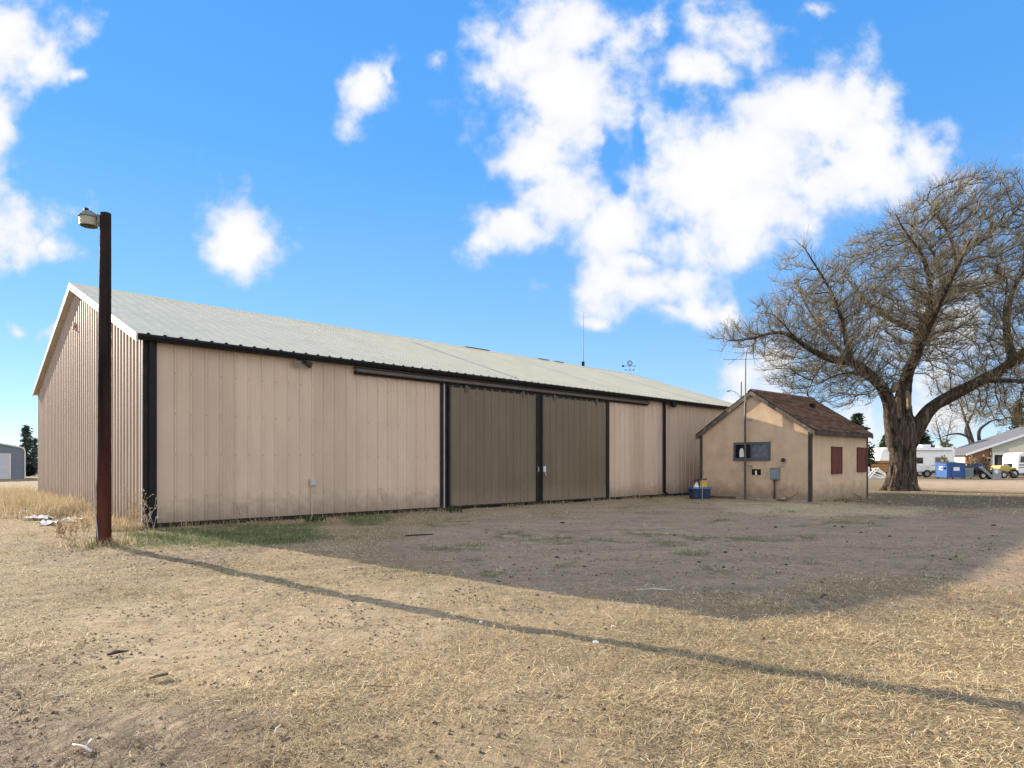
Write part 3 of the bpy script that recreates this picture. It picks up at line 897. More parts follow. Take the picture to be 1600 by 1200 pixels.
    def door(t0, t1, handle_side):
        d = MB().ribbed((t0 + .05, -.10, 0), X, Z, -Y, t1 - t0 - .1, lambda q: zb + .03, lambda q: ztop, start=.10, pitch=.305, h=.022).build('sliding_door', M['door'], b)
        fr = MB()
        fr.box(t0, t0 + .06, -.128, -.05, zb, ztop)
        fr.box(t1 - .06, t1, -.128, -.05, zb, ztop)
        fr.box(t0 + .06, t1 - .06, -.118, -.05, ztop - .05, ztop)
        fr.box(t0 + .06, t1 - .06, -.118, -.05, zb, zb + .04)
        fr.build('door_frame', M['dark_trim'], d)
        hx = t0 + .13 if handle_side < 0 else t1 - .03
        h = MB()
        if handle_side < 0:
            h.box(hx - .05, hx + .05, -.15, -.121, 1.05, 1.22)
            h.tube([(hx - .02, -.15, 1.03), (hx - .02, -.19, 1.06), (hx - .02, -.19, 1.16), (hx - .02, -.15, 1.19)], .011, 8)
            h.tube([(hx + .03, -.15, 1.02), (hx + .03, -.165, .93)], .008, 8)
            h.build('handle', M['white_plastic'], d)
        else:
            h.tube([(hx, -.128, 1.04), (hx, -.175, 1.06), (hx, -.175, 1.20), (hx, -.128, 1.22)], .012, 8)
            h.tube([(hx + .05, -.128, 1.07), (hx + .05, -.165, 1.09), (hx + .05, -.165, 1.17), (hx + .05, -.128, 1.19)], .009, 8)
            h.build('handle', M['galv'], d)
        for q in (.18, .82):
            hg = MB(); xh = t0 + (t1 - t0) * q
            hg.box(xh - .05, xh + .05, -.134, -.1285, ztop - .16, ztop + .04); hg.box(xh - .03, xh + .03, -.142, -.1345, ztop - .12, ztop - .05)
            hg.build('hanger', M['track'], d)
        return d
    door(bt(697), bt(836), 1)
    door(bt(842), bt(945), -1)
    m = MB()
    m.box(bt(836.5), bt(841.5), -.10, -.055, zb, ztop)
    m.build('door_gap_strip', M['black_metal'], b)  # black strip stands in for the shade in the gap between doors
    m = MB()
    t0, t1 = bt(552), bt(1010)
    m.prism([(-.17, 3.62), (-.185, 3.64), (-.185, 3.70), (-.10, 3.76), (-.024, 3.76), (-.024, 3.74), (-.10, 3.735), (-.165, 3.69), (-.165, 3.635), (-.15, 3.62)], 0, t0, t1)
    m.build('door_track', M['track'], b)
    m = MB()
    m.box(t0, t1, -.095, -.023, 3.58, 3.66)
    m.build('track_board', M['dark_trim'], b)
    # jambs at the two sides of the opening
    MB().box(bt(687), bt(690.2), -.055, -.022, .05, 3.58).build('door_jamb', M['black_metal'], b)
    MB().box(bt(690.8), bt(692.6), -.085, -.022, .05, 3.58).build('door_jamb', M['jamb_grey'], b)
    MB().box(bt(693.2), bt(696.8), -.075, -.022, .05, 3.58).build('door_jamb', M['black_metal'], b)
    MB().box(bt(945.4), bt(949.0), -.085, -.022, .05, 3.58).build('door_jamb', M['black_metal'], b)
    # flood lights
    t = bt(470); z = 3.76
    m = MB()
    m.lathe([(.0, 0), (.055, 0), (.055, .03), (.0, .03)], n=14)
    fl = m
    fl = MB(); fl.box(t - .06, t + .06, -.05, -.021, z - .06, z + .09)
    fo = fl.build('flood_light', M['lamp_metal'], b)
    for s in (-1, 1):
        m = MB()
        a = Vector((t + s * .03, -.05, z)); d = Vector((s * .62, -.6, -.5)).normalized()
        m.tube([a, a + d * .07, a + d * .11, a + d * .22], [.018, .03, .06, .078], 14)
        m.build('lamp', M['galv' if s < 0 else 'dark_machine'], fo)
    t = bt(1041)
    m = MB(); m.box(t - .04, t + .04, -.05, -.021, 3.70, 3.82); m.tube([(t, -.05, 3.75), (t, -.14, 3.74)], .018, 8)
    fo = m.build('flood_light', M['lamp_metal'], b)
    m = MB(); m.obox((t + .22, -.20, 3.72), .24, .12, .20, Matrix.Rotation(R(-20), 3, 'X')); m.tube([(t + .05, -.12, 3.74), (t + .16, -.18, 3.73)], .016, 8)
    m.build('lamp', M['black_metal'], fo)
    # outlet box and its pipe
    t = bt(487)
    m = MB(); m.box(t - .075, t + .075, -.085, -.021, .78, .93)
    ob = m.build('outlet_box', M['beigebox'], b, bevel=.008)
    m = MB(); m.tube([(t - .02, -.05, .78), (t - .02, -.05, -.05)], .013, 8); m.build('conduit', M['beigebox'], ob)
    m = MB(); m.box(t - .06, t + .06, -.092, -.0855, .80, .91); m.build('cover', M['galv'], ob)
    # small fixture under the apex
    m = MB(); m.box(-.10, -.03, hw - .07, hw + .0, 5.18, 5.28); m.tube([(-.07, hw - .035, 5.18), (-.09, hw - .035, 5.08)], .03, 10)
    m.build('gable_fixture', M['siding'], b)
    # screws of the front wall: three rows on the ribs
    m = MB()
    p = .585
    while p < BL:
        for z in (.62, 1.5, 2.35, 3.2):
            m.box(p - .008, p + .008, -.030, -.0245, z - .008, z + .008)
        p += .305
    tag(m.build('screws', M['track'], b), kind='stuff')
    # the aerial on the ridge and the wind vane
    def world(t, y, z): return Vector((BX, BY, 0)) + BE * t + BG * y + Vector((0, 0, z))
    t = rt(911)
    p = world(t, hw, z_r + .055)
    a = thing('whip_aerial', 'tall thin whip aerial standing on the ridge of the long metal shed', 'aerial', p)
    MB().box(-.07, .07, -.07, .07, -.05, .22).build('base', M['black_metal'], a)
    MB().tube([(0, 0, .2), (.01, 0, 1.2), (.03, 0, 2.85)], [.024, .017, .011], 8).build('whip', M['aerial'], a)
    t = rt(984)
    t = min(t, BL - .1)
    p = world(t, hw, z_r + .055)
    w = thing('wind_vane', 'small windmill shaped wind vane at the far end of the metal shed ridge', 'wind vane', p)
    MB().tube([(0, 0, -.05), (0, 0, .58)], .013, 8).build('post', M['aerial'], w)
    m = MB()
    for k in range(10):
        an = 2 * math.pi * k / 10
        c, s = math.cos(an), math.sin(an)
        m.raw([(c * .04 - s * .008, -.03, .58 + s * .04), (c * .15 - s * .04, -.02, .58 + s * .15 + c * .04), (c * .15 + s * .04, -.045, .58 + s * .15 - c * .04)], [(0, 1, 2)])
    m.tube([(.155 * math.cos(2 * math.pi * k / 20), -.03, .58 + .155 * math.sin(2 * math.pi * k / 20)) for k in range(21)], .006, 5)
    m.build('fan', M['aerial'], w)
    m = MB(); m.tube([(-.36, 0, .42), (.30, 0, .42)], .009, 6); m.box(-.44, -.32, -.006, .006, .37, .47); m.box(.24, .32, -.005, .005, .40, .44)
    m.build('tail', M['black_metal'], w)
    m = MB(); m.tube([(-.22, 0, .20), (.24, 0, .20)], .008, 6); m.tube([(0, -.22, .20), (0, .22, .20)], .008, 6); m.box(.18, .26, -.005, .005, .17, .23); m.box(-.27, -.2, -.005, .005, .17, .23)
    m.build('compass_arms', M['black_metal'], w)
build_barn()

# ------------------------------------------------------------------ the stucco hut
HX, HY = 10.29, 22.03
HE = Vector((.766, .643, 0)).normalized()
HG = Vector((-HE.y, HE.x, 0))
HROT = math.atan2(HE.y, HE.x)
HLEN, HWID, HEAVE, HRIDGE = 4.74, 4.36, 2.47, 3.92
def hs(px):
    u = (px - 800) / F
    return (HX - HY * u) / (HE.y + HE.x * u)
def hd(px):
    u = (px - 800) / F
    return (HY * u - HX) / (HE.x - HE.y * u)
def build_hut():
    h = thing('stucco_hut', 'small tan stucco hut with a steep brown shingle roof and boarded side windows', 'hut', (HX, HY, 0), HROT)
    hw = HWID / 2
    rise = HRIDGE - HEAVE
    sp = rise / hw
    # walls: grid so the plaster can be slightly uneven
    m = MB()
    m.prism([(0, -.2), (HWID, -.2), (HWID, HEAVE), (hw, HRIDGE), (0, HEAVE)], 0, 0, HLEN)
    m.build('wall', M['stucco'], h, bevel=.02)
    # patched plaster band under the window and flaked spots
    r = random.Random(3)
    # roof slabs
    ov, eo = .07, .17
    for s in (1, -1):
        f = (lambda y: y) if s == 1 else (lambda y: HWID - y)
        m = MB()
        m.prism([(f(-eo), HEAVE - eo * sp + .02), (f(hw), HRIDGE + .02), (f(hw), HRIDGE + .11), (f(-eo), HEAVE - eo * sp + .11)], 0, -ov, HLEN + ov)
        slab = m.build('roof', M['old_wood'], h)
        # shingles: courses of single tabs
        sl = math.hypot(hw + eo, (hw + eo) * sp)
        up = Vector((0, (hw + eo) * s, (hw + eo) * sp)) / sl
        nrm = Vector((0, -sp * s, 1)).normalized()
        o0 = Vector((0, f(-eo), HEAVE - eo * sp + .115)) - up * .03
        ncr = int(sl / .135) + 1
        vs, fs, cs = [], [], []
        for c in range(ncr):
            d0, d1 = c * .135, min(c * .135 + .17, sl + .035)
            x = -ov - .02 - r.uniform(0, .25)
            while x < HLEN + ov + .02:
                wd = r.uniform(.24, .34)
                x0, x1 = max(x, -ov - .02), min(x + wd - .008, HLEN + ov + .02)
                x += wd
                if x1 - x0 < .03: continue
                lift = r.uniform(.012, .026)
                dd = d0 + r.uniform(-.012, .012)
                n = len(vs)
                for dist, hh in ((dd, .0), (dd, lift), (d1, .006), (d1, .0)):
                    for xx in (x0, x1):
                        vs.append(o0 + Vector((xx, 0, 0)) + up * dist + nrm * hh)
                fs += [(n, n + 1, n + 3, n + 2), (n + 2, n + 3, n + 5, n + 4), (n, n + 2, n + 4, n + 6), (n + 1, n + 7, n + 5, n + 3)]
                t = r.random()
                col = (.115, .066, .044) if t < .5 else (.085, .052, .038) if t < .8 else (.15, .092, .062)
                k = r.uniform(.75, 1.2)
                cs += [tuple(q * k for q in col)] * 8
        np_mesh('shingles', np.array([tuple(v) for v in vs]), quads=np.array(fs), mat=M['shingle'], parent=slab, colors={'Col': np.array(cs)})
    m = MB()
    m.prism([(hw - .13, HRIDGE + .075), (hw, HRIDGE + .165), (hw + .13, HRIDGE + .075), (hw + .12, HRIDGE + .05), (hw, HRIDGE + .13), (hw - .12, HRIDGE + .05)], 0, -ov - .03, HLEN + ov + .03)
    m.build('ridge_cap', M['board_brown'], h)
    # rake boards
    for x0 in (-ov - .03, HLEN + ov):
        for s in (1, -1):
            f = (lambda y: y) if s == 1 else (lambda y: HWID - y)
            m = MB()
            m.prism([(f(-eo - .01), HEAVE - (eo + .01) * sp - .08), (f(hw), HRIDGE - .08), (f(hw), HRIDGE + .075), (f(-eo - .01), HEAVE - (eo + .01) * sp + .075)], 0, x0, x0 + .03)
            m.build('rake_board', M['rake_wood'], h)
    for s in (0, 1):
        y = -eo - .025 if s == 0 else HWID + eo
        m = MB(); m.box(-ov, HLEN + ov, y, y + .025, HEAVE - eo * sp - .04, HEAVE - eo * sp + .09)
        m.build('fascia', M['old_wood'], h)
    # corner boards
    for x, y in ((-.022, -.022), (-.022, HWID - .08), (HLEN - .07, -.022)):
        m = MB(); m.box(x, x + .10, y, y + .11, -.1, HEAVE - .06 if y < 1 else HEAVE - .05)
        m.build('corner_board', M['old_wood'], h)
    # window in the gable
    s0, s1 = hs(1204), hs(1147)
    z0, z1 = 1.43, 2.11
    w = MB()
    for a, bb, c, d in ((s0, s1, z0, z0 + .09), (s0, s1, z1 - .09, z1), (s0, s0 + .07, z0 + .09, z1 - .09), (s1 - .07, s1, z0 + .09, z1 - .09)):
        w.box(-.05, -.003, a, bb, c, d)
    sm = (s0 + s1) / 2
    w.box(-.045, -.003, sm - .03, sm + .03, z0 + .09, z1 - .09)
    wf = w.build('window', M['window_frame'], h)
    MB().box(-.018, -.004, sm + .03, s1 - .07, z0 + .09, z1 - .09).build('pane', M['glass_dark'], wf)
    m = MB()
    m.box(-.022, -.004, s0 + .07, sm - .03, z0 + .09, z1 - .09)
    m.build('plastic_sheet', M['plastic_film'], wf)
    m = MB()
    c = hs(1159.5)
    m.lathe([(.0, 0), (.085, 0), (.09, .10), (.085, .22), (.06, .28), (.045, .30), (.045, .33), (0, .33)], (-.03, c, z0 + .13), 14)
    for i, v in enumerate(m.v):
        m.v[i] = (-.0185 - (.02 if v[0] < -.03 else .0), v[1], v[2])
    m.build('jug', M['white_plastic'], wf)
    # boarded windows of the side wall
    for a, bb, z0, z1 in ((1299, 1314, .97, 1.90), (1339, 1351.5, 1.02, 1.91)):
        d0, d1 = hd(a), hd(bb)
        m = MB()
        k = (d1 - d0) / 4
        for i in range(4):
            m.box(d0 + i * k + .003, d0 + (i + 1) * k - .003, -.035 + .004 * (i % 2), -.004, z0, z1)
        bd = m.build('window_board', M['red_board'], h)
        m = MB()
        m.box(d0 - .03, d0, -.045, -.003, z0 - .03, z1 + .03); m.box(d1, d1 + .03, -.045, -.003, z0 - .03, z1 + .03)
        m.box(d0, d1, -.045, -.003, z1, z1 + .03); m.box(d0, d1, -.045, -.003, z0 - .03, z0)
        m.build('board_frame', M['red_board'], bd)
    # open vent with a pipe end
    a, bb = hs(1189), hs(1175)
    m = MB(); m.box(-.012, -.003, a, bb, .90, 1.11); ve = m.build('vent', M['black_metal'], h)
    m = MB(); m.tube([(-.012, (a + bb) / 2, 1.03), (-.07, (a + bb) / 2 - .01, 1.02), (-.09, (a + bb) / 2 - .04, .90)], .03, 10); m.build('pipe_end', M['white_plastic'], ve)
    # breaker box, its riser and the round lamp
    a, bb = hs(1219), hs(1206)
    m = MB(); m.box(-.14, -.004, a, bb, .74, 1.14); bx = m.build('breaker_box', M['greybox'], h, bevel=.012)
    m = MB(); m.box(-.152, -.1405, a + .02, bb - .02, .80, 1.09); m.box(-.158, -.152, a + .05, a + .09, .85, .92); m.build('cover', M['greybox'], bx)
    m = MB(); m.prism([(-.16, 1.142), (-.004, 1.142), (-.004, 1.175)], 1, a - .02, bb + .02); m.build('rain_hood', M['galv'], bx)
    c = (a + bb) / 2 + .03
    m = MB(); m.tube([(-.06, c, .74), (-.06, c, .3), (-.06, c, -.08)], .028, 10); m.tube([(-.06, c, .02), (-.06, c, .30)], .035, 8); m.build('riser', M['old_wood'], bx)
    c2 = hs(1226)
    m = MB(); m.tube([(-.05, a + .06, 1.17), (-.05, a + .02, 1.24), (-.05, c2, 1.25), (-.05, c2, 1.36)], .018, 8); m.build('conduit', M['beigebox'], bx)
    m = MB()
    m.tube([(-.004, c2 + .02, 1.44), (-.07, c2 + .02, 1.44)], [.085, .08], 14)
    lo = m.build('wall_lamp', M['galv'], h)
    m = MB(); m.tube([(-.07, c2 + .02, 1.45), (-.13, c2 + .02, 1.43), (-.15, c2 + .02, 1.40)], [.075, .06, .03], 12); m.build('globe', M['glass_dark'], lo)
    # flaked plaster patches
    for k, (px, z, ww, hh) in enumerate(((1099, .98, .10, .22), (1126, .93, .16, .05), (1199, .92, .05, .05), (1146, 1.55, .07, .3), (1207, 1.55, .06, .28))):
        s = hs(px)
        m = MB()
        n = 11
        rr = random.Random(k)
        poly = [(s + ww / 2 * math.cos(q) * rr.uniform(.6, 1.2), z + hh / 2 * math.sin(q) * rr.uniform(.6, 1.2)) for q in (2 * math.pi * i / n for i in range(n))]
        m.prism(poly, 0, -.006, -.001)
        m.build('plaster_patch', M['concrete'], h)
    # roof flue
    m = MB()
    yv = hw * .62; xv = 3.05
    zv = HEAVE + yv * sp + .10
    m.box(xv - .08, xv + .08, yv - .08, yv + .08, zv - .1, zv + .17)
    fl = m.build('flue', M['black_metal'], h)
    m = MB(); m.box(xv - .10, xv + .10, yv - .10, yv + .10, zv + .172, zv + .19); m.build('flue_cap', M['black_metal'], fl)
    # low concrete apron at the gable foot
    m = MB(); m.box(-.10, .0, .1, HWID - .05, -.1, .03); m.build('footing', M['concrete'], h)

    def world(x, y, z): return Vector((HX, HY, 0)) + HE * x + HG * y + Vector((0, 0, z))
    # TV aerial mast
    p = world(-.28, hs(1170.5), 0)
    ma = thing('aerial_mast', 'slender steel aerial mast rising past the gable of the stucco hut', 'aerial', p)
    MB().tube([(0, 0, -.1), (0, 0, 2.6), (.01, 0, 3.6)], [.045, .042, .038], 10).build('mast', M['track'], ma)
    MB().tube([(.01, 0, 3.55), (.015, 0, 4.6), (.02, 0, 5.15), (.05, 0, 5.42), (.16, .0, 5.62), (.34, 0, 5.78), (.55, 0, 5.90), (.78, .05, 5.94)], [.028, .026, .022, .019, .017, .015, .012, .010], 8).build('mast_top', M['aerial'], ma)
    m = MB()
    m.tube([(-.85, -.1, 5.13), (.75, .1, 5.20)], .010, 6)
    m.tube([(-.45, -.05, 5.40), (.75, .1, 5.42)], .007, 6)
    m.tube([(.02, 0, 5.40), (-.3, 0, 5.22), (-.65, -.1, 4.95)], .008, 6)
    m.tube([(-.06, 0, 5.38), (-.18, 0, 5.18)], .007, 6)
    m.build('aerial_rods', M['aerial'], ma)
    MB().box(-.05, .26, -.02, .02, 2.9, 2.95).build('wall_bracket', M['aerial'], ma); MB().box(-.05, .26, -.02, .02, 1.2, 1.25).build('wall_bracket', M['aerial'], ma)

    # tote with bottles against the hut corner
    p = at(1093, 779)
    q = p
    t = thing('storage_tote', 'navy plastic tote with a blue rim standing between the shed and the hut', 'tote', (q.x, q.y, 0), R(8))
    m = MB()
    for z, k in ((0, .86), (.42, 1.0)):
        pass
    w0, d0, w1, d1 = .31, .20, .35, .24
    hgt = .42
    vs = []
    for z, w_, d_ in ((0, w0, d0), (hgt, w1, d1), (hgt, w1 - .02, d1 - .02), (.10, w0 - .01, d0 - .01)):
        vs += [(-w_, -d_, z), (w_, -d_, z), (w_, d_, z), (-w_, d_, z)]
    fs = [(3, 2, 1, 0), (12, 13, 14, 15)]
    for l in range(3):
        fs += [(4 * l + i, 4 * l + (i + 1) % 4, 4 * l + 4 + (i + 1) % 4, 4 * l + 4 + i) for i in range(4)]
    m.raw(vs, fs); m.build('tub', M['blue_tote'], t)
    m = MB(); m.box(-w1 - .03, w1 + .03, -d1 - .03, -d1 + .01, hgt - .05, hgt + .015); m.box(-w1 - .03, w1 + .03, d1 - .01, d1 + .03, hgt - .05, hgt + .015)
    m.box(-w1 - .03, -w1 + .01, -d1 + .01, d1 - .01, hgt - .05, hgt + .015); m.box(w1 - .01, w1 + .03, -d1 + .01, d1 - .01, hgt - .05, hgt + .015); m.build('rim', M['blue_lid'], t)
    c, s_ = math.cos(R(8)), math.sin(R(8))
    def on(x, y, z): return (q.x + c * x - s_ * y, q.y + s_ * x + c * y, z)
    jg = thing('oil_jug', 'yellow plastic jug sticking up out of the navy tote', 'jug', on(.15, 0, .16), R(10))
    m = MB(); m.box(-.12, .12, -.08, .08, 0, .46); m.build('body', M['yellow_plastic'], jg, bevel=.03)
    m = MB(); m.box(-.13, .05, -.03, .03, .47, .53); m.tube([(-.1, 0, .46), (-.1, 0, .50)], .03, 8); m.build('handle', M['yellow_plastic'], jg)
    bg = MB()
    bg.rock((0, 0, .22), .15, .13, .22, 4, .3)
    bgo = bg.build('plastic_bag', M['white_plastic'], None, smooth=True)
    bgo.location = on(-.12, -.02, .16); tag(bgo, 'crumpled white plastic bag in the navy tote beside the yellow jug', 'bag')
    rod = MB(); rod.tube([(0, 0, 0), (.01, .03, .74)], .012, 8)
    ro = rod.build('prop_stick', M['galv']); ro.location = (q.x + .0, q.y - .34, -.01); tag(ro, 'thin pale upright rod stuck in the ground in front of the tote', 'rod')
    ts = MB(); ts.beam((-.28, 0, .0), (.24, .02, .03), .05, .05); ts.beam((-.08, 0, -.02), (-.06, 0, -.36), .045, .04)
    to = ts.build('tool_handle', M['old_wood']); to.location = on(.0, -.12, .70); to.rotation_euler = (0, 0, R(8)); tag(to, 'dark wooden tool handle poking across the top of the yellow jug', 'tool')
    bd = MB()
    bd.beam((-.7, 0, .05), (.75, .05, .06), .18, .05)
    bo = bd.build('timber_board', M['board_brown'], bevel=.01); pb = world(-.32, hs(1128), 0); bo.location = (pb.x, pb.y, 0); bo.rotation_euler = (0, 0, R(-56)); tag(bo, 'reddish brown plank lying along the foot of the hut gable', 'plank')
    wr = MB(); wr.tube([(-.35, 0, .04), (-.1, .02, .05), (.1, .0, .12), (.35, -.05, .30)], [.03, .03, .02, .012], 7); wr.tube([(-.1, .02, .05), (.0, .1, .16)], .012, 6)
    wo = wr.build('dead_branch', M['stick_dark'], smooth=True); pw = world(-.30, hs(1237), 0); wo.location = (pw.x, pw.y, .0); wo.rotation_euler = (0, 0, R(-30)); tag(wo, 'dead branch propped against the foot of the hut gable', 'branch')
    cp = MB(); cp.lathe([(.0, 0), (.07, 0), (.08, .08), (.055, .12), (0, .125)], n=12)
    co = cp.build('stone_block', M['concrete'], smooth=True); pc = world(-.22, hs(1229), 0); co.location = (pc.x, pc.y, .0); tag(co, 'small pale stone at the foot of the hut below the breaker box', 'stone')
    for k, (px, py, ln, az, lab) in enumerate(((1322, 783, 1.0, 20, 'long fallen branch on the ground below the boarded hut windows'), (1338, 786, .7, -15, 'short grey fallen branch lying right of the longer one by the hut'), (1346, 780, .8, 60, 'forked fallen branch by the far corner of the hut'))):
        p = at(px, py)
        m = MB(); m.tube([(-ln * .5, 0, .04), (-.1, .04, .09), (ln * .2, 0, .06), (ln * .5, .06, .12)], [.035, .03, .022, .01], 7); m.tube([(-.1, .04, .09), (.1, .22, .16), (.22, .3, .2)], [.02, .014, .006], 6)
        o = m.build('dead_branch', M['stick_dark'], smooth=True); o.location = (p.x, p.y, 0); o.rotation_euler = (0, 0, R(az)); tag(o, lab, 'branch', 'fallen branches by the hut')
build_hut()

# ------------------------------------------------------------------ yard light pole
def build_pole():
    p = at(162, 851)
    o = thing('light_pole', 'dark creosoted wooden pole with a barn light at its top', 'light pole', (p.x, p.y, 0))
    Ht = 5.34
    m = MB()
    n, rings = 28, 60
    vs, fs = [], []
    r = random.Random(5)
    for i in range(rings + 1):
        z = -.3 + (Ht + .3) * i / rings
        rad = .106 - .030 * max(0, z) / Ht
        for k in range(n):
            a = 2 * math.pi * k / n
            q = rad * (1 + .035 * math.sin(3 * a + .6 * z) + .025 * math.sin(7 * a + 1.3 * math.sin(z)) + r.uniform(-.012, .012))
            vs.append((q * math.cos(a) + .035 * max(z, 0) / Ht, q * math.sin(a), z))
    for i in range(rings):
        for k in range(n):
            fs.append((i * n + k, i * n + (k + 1) % n, (i + 1) * n + (k + 1) % n, (i + 1) * n + k))
    top = len(vs); vs.append((.035, 0, Ht + .03))
    for k in range(n):
        fs.append((rings * n + k, rings * n + (k + 1) % n, top))
    m.raw(vs, fs); m.build('pole', M['creosote'], o, smooth=True)
    # barn light: bracket, housing, photocell, refractor bucket
    hx, hz = -.225, Ht - .05
    br = MB(); br.tube([(-.04, -.02, Ht - .10), (-.10, -.02, hz + .01), (hx + .10, -.02, hz + .01)], .022, 10); br.box(-.062, -.03, -.06, .02, Ht - .22, Ht - .04)
    br.build('bracket', M['lamp_metal'], o)
    hd_ = MB()
    hd_.lathe([(.0, .085), (.05, .08), (.07, .06), (.10, .045), (.115, .02), (.14, .0), (.155, -.03), (.147, -.035), (.10, -.02), (0, -.015)], (hx, -.02, hz), 22)
    lh = hd_.build('lamp_head', M['lamp_metal'], o, smooth=True)
    pc = MB(); pc.lathe([(0, 0), (.034, 0), (.036, .045), (.028, .058), (0, .06)], (hx - .04, -.02, hz + .07), 14); pc.build('photocell', M['black_metal'], lh, smooth=True)
    gl = MB(); gl.lathe([(.138, -.03), (.134, -.08), (.128, -.15), (.126, -.165), (.119, -.165), (.121, -.15), (.127, -.08), (.131, -.03)], (hx, -.02, hz), 24); gl.build('refractor', M['lamp_glass'], lh, smooth=True)
    bl = MB(); bl.lathe([(0, -.02), (.03, -.03), (.04, -.07), (.03, -.12), (0, -.13)], (hx, -.02, hz), 14); bl.build('bulb', M['white_plastic'], lh, smooth=True)
    # loose cable stapled to the pole
    cb = MB()
    pts = []
    for i in range(40):
        z = 5.2 - 5.2 * i / 39
        rad = .108 - .030 * max(0, z) / Ht + .006
        a = R(188) + (.10 * math.sin(z * 2.3)) + (1.25 * sstep(.9, .05, z) if z < .9 else 0)
        pts.append((rad * math.cos(a) + .035 * z / Ht - (.012 if .5 < z < 1 else 0), rad * math.sin(a) - .004, z))
    cb.tube(pts, .0075, 6); cb.build('cable', M['galv'], o, smooth=True)
build_pole()

# ------------------------------------------------------------------ trees
def frusta(P0, P1, R0, R1, n=4):
    """independent tapered tubes, vectorised"""
    D = P1 - P0
    Ln = np.linalg.norm(D, axis=1, keepdims=True); D = D / np.maximum(Ln, 1e-6)
    ref = np.where(np.abs(D[:, 2:3]) < .9, np.array([[0, 0, 1.0]]), np.array([[1.0, 0, 0]]))
    S = np.cross(D, ref); S /= np.linalg.norm(S, axis=1, keepdims=True)
    T = np.cross(D, S)
    a = np.arange(n) * 2 * np.pi / n
    c, s = np.cos(a), np.sin(a)
    off = S[:, None, :] * c[None, :, None] + T[:, None, :] * s[None, :, None]
    V0 = P0[:, None, :] + off * R0[:, None, None]
    V1 = P1[:, None, :] + off * R1[:, None, None]
    V = np.concatenate([V0, V1], 1).reshape(-1, 3)
    k = np.arange(n); k2 = (k + 1) % n
    q = np.stack([k, k2, k2 + n, k + n], -1)
    Q = (q[None] + np.arange(len(P0))[:, None, None] * 2 * n).reshape(-1, 4)
    return V, Q

def colonize(start, parent, radius_hint, attr, step=.34, kill=.55, infl=4.0, iters=70, hub=Vector((0, 0, 3))):
    """space colonisation from start nodes (list of Vector) towards attractors"""
    nodes = [Vector(p) for p in start]
    par = list(parent)
    att = [Vector(a) for a in attr]
    r = random.Random(1)
    for it in range(iters):
        kd = kdtree.KDTree(len(nodes))
        for i, p in enumerate(nodes): kd.insert(p, i)
        kd.balance()
        pull = {}
        keep = []
        for a in att:
            co, i, d = kd.find(a)
            if d < kill: continue
            keep.append(a)
            if d < infl:
                pull.setdefault(i, []).append((a - nodes[i]).normalized())
        att = keep
        if not pull: break
        for i, ds in pull.items():
            d = Vector((0, 0, 0))
            for q in ds: d += q
            d.normalize()
            o_ = nodes[i] - Vector((nodes[i].x * .62, nodes[i].y * .62, 1.5))
            d += o_.normalized() * .22 + Vector((r.gauss(0, .30), r.gauss(0, .30), r.gauss(.04, .28)))
            if d.length < 1e-3: continue
            d.normalize()
            if par[i] >= 0:
                pd = (nodes[i] - nodes[par[i]]).normalized()
                d = (d + pd * .45).normalized()
            nodes.append(nodes[i] + d * step); par.append(i)
        if len(nodes) > 26000: break
    return nodes, par

def pipe_radii(nodes, par, tip=.011, ex=2.35, mx=None):
    n = len(nodes)
    acc = np.zeros(n)
    ch = np.zeros(n, int)
    for i in range(n):
        if par[i] >= 0: ch[par[i]] += 1
    rad = np.zeros(n)
    for i in range(n - 1, -1, -1):
        rad[i] = tip if acc[i] == 0 else acc[i] ** (1 / ex)
        if par[i] >= 0: acc[par[i]] += rad[i] ** ex
    return rad, ch

def twig_cloud(nodes, par, idx, r, per, l0, l1, rad, up=.35):
    P0, P1, R0, R1, C = [], [], [], [], []
    pal = [(.21, .175, .105), (.29, .24, .145), (.17, .145, .095), (.40, .34, .23), (.10, .085, .065)]
    for i in idx:
        p = nodes[i]
        d = (p - nodes[par[i]]).normalized() if par[i] >= 0 else Vector((0, 0, 1))
        for k in range(per):
            q = nodes[par[i]].lerp(p, r.random()) if par[i] >= 0 else p
            v = (d * r.uniform(.5, 1.2) + p.normalized() * .35 + Vector((r.gauss(0, .62), r.gauss(0, .62), r.gauss(up, .5)))).normalized()
            ln = r.uniform(l0, l1)
            a = q + v * ln * .5
            v2 = (v + Vector((r.gauss(0, .18), r.gauss(0, .18), r.gauss(.10, .18)))).normalized()
            b = a + v2 * ln * .5
            c = pal[r.randrange(5)]; kk = r.uniform(.75, 1.2)
            c = tuple(x * kk for x in c)
            P0 += [q, a]; P1 += [a, b]; R0 += [rad, rad * .75]; R1 += [rad * .75, rad * .4]; C += [c, c]
            if r.random() < .8:
                v3 = (v + Vector((r.gauss(0, .7), r.gauss(0, .7), r.gauss(.1, .5)))).normalized()
                P0.append(a); P1.append(a + v3 * ln * .45); R0.append(rad * .7); R1.append(rad * .4); C.append(c)
    return [np.array([tuple(v) for v in P0]), np.array([tuple(v) for v in P1]), np.array(R0), np.array(R1), np.array(C)]

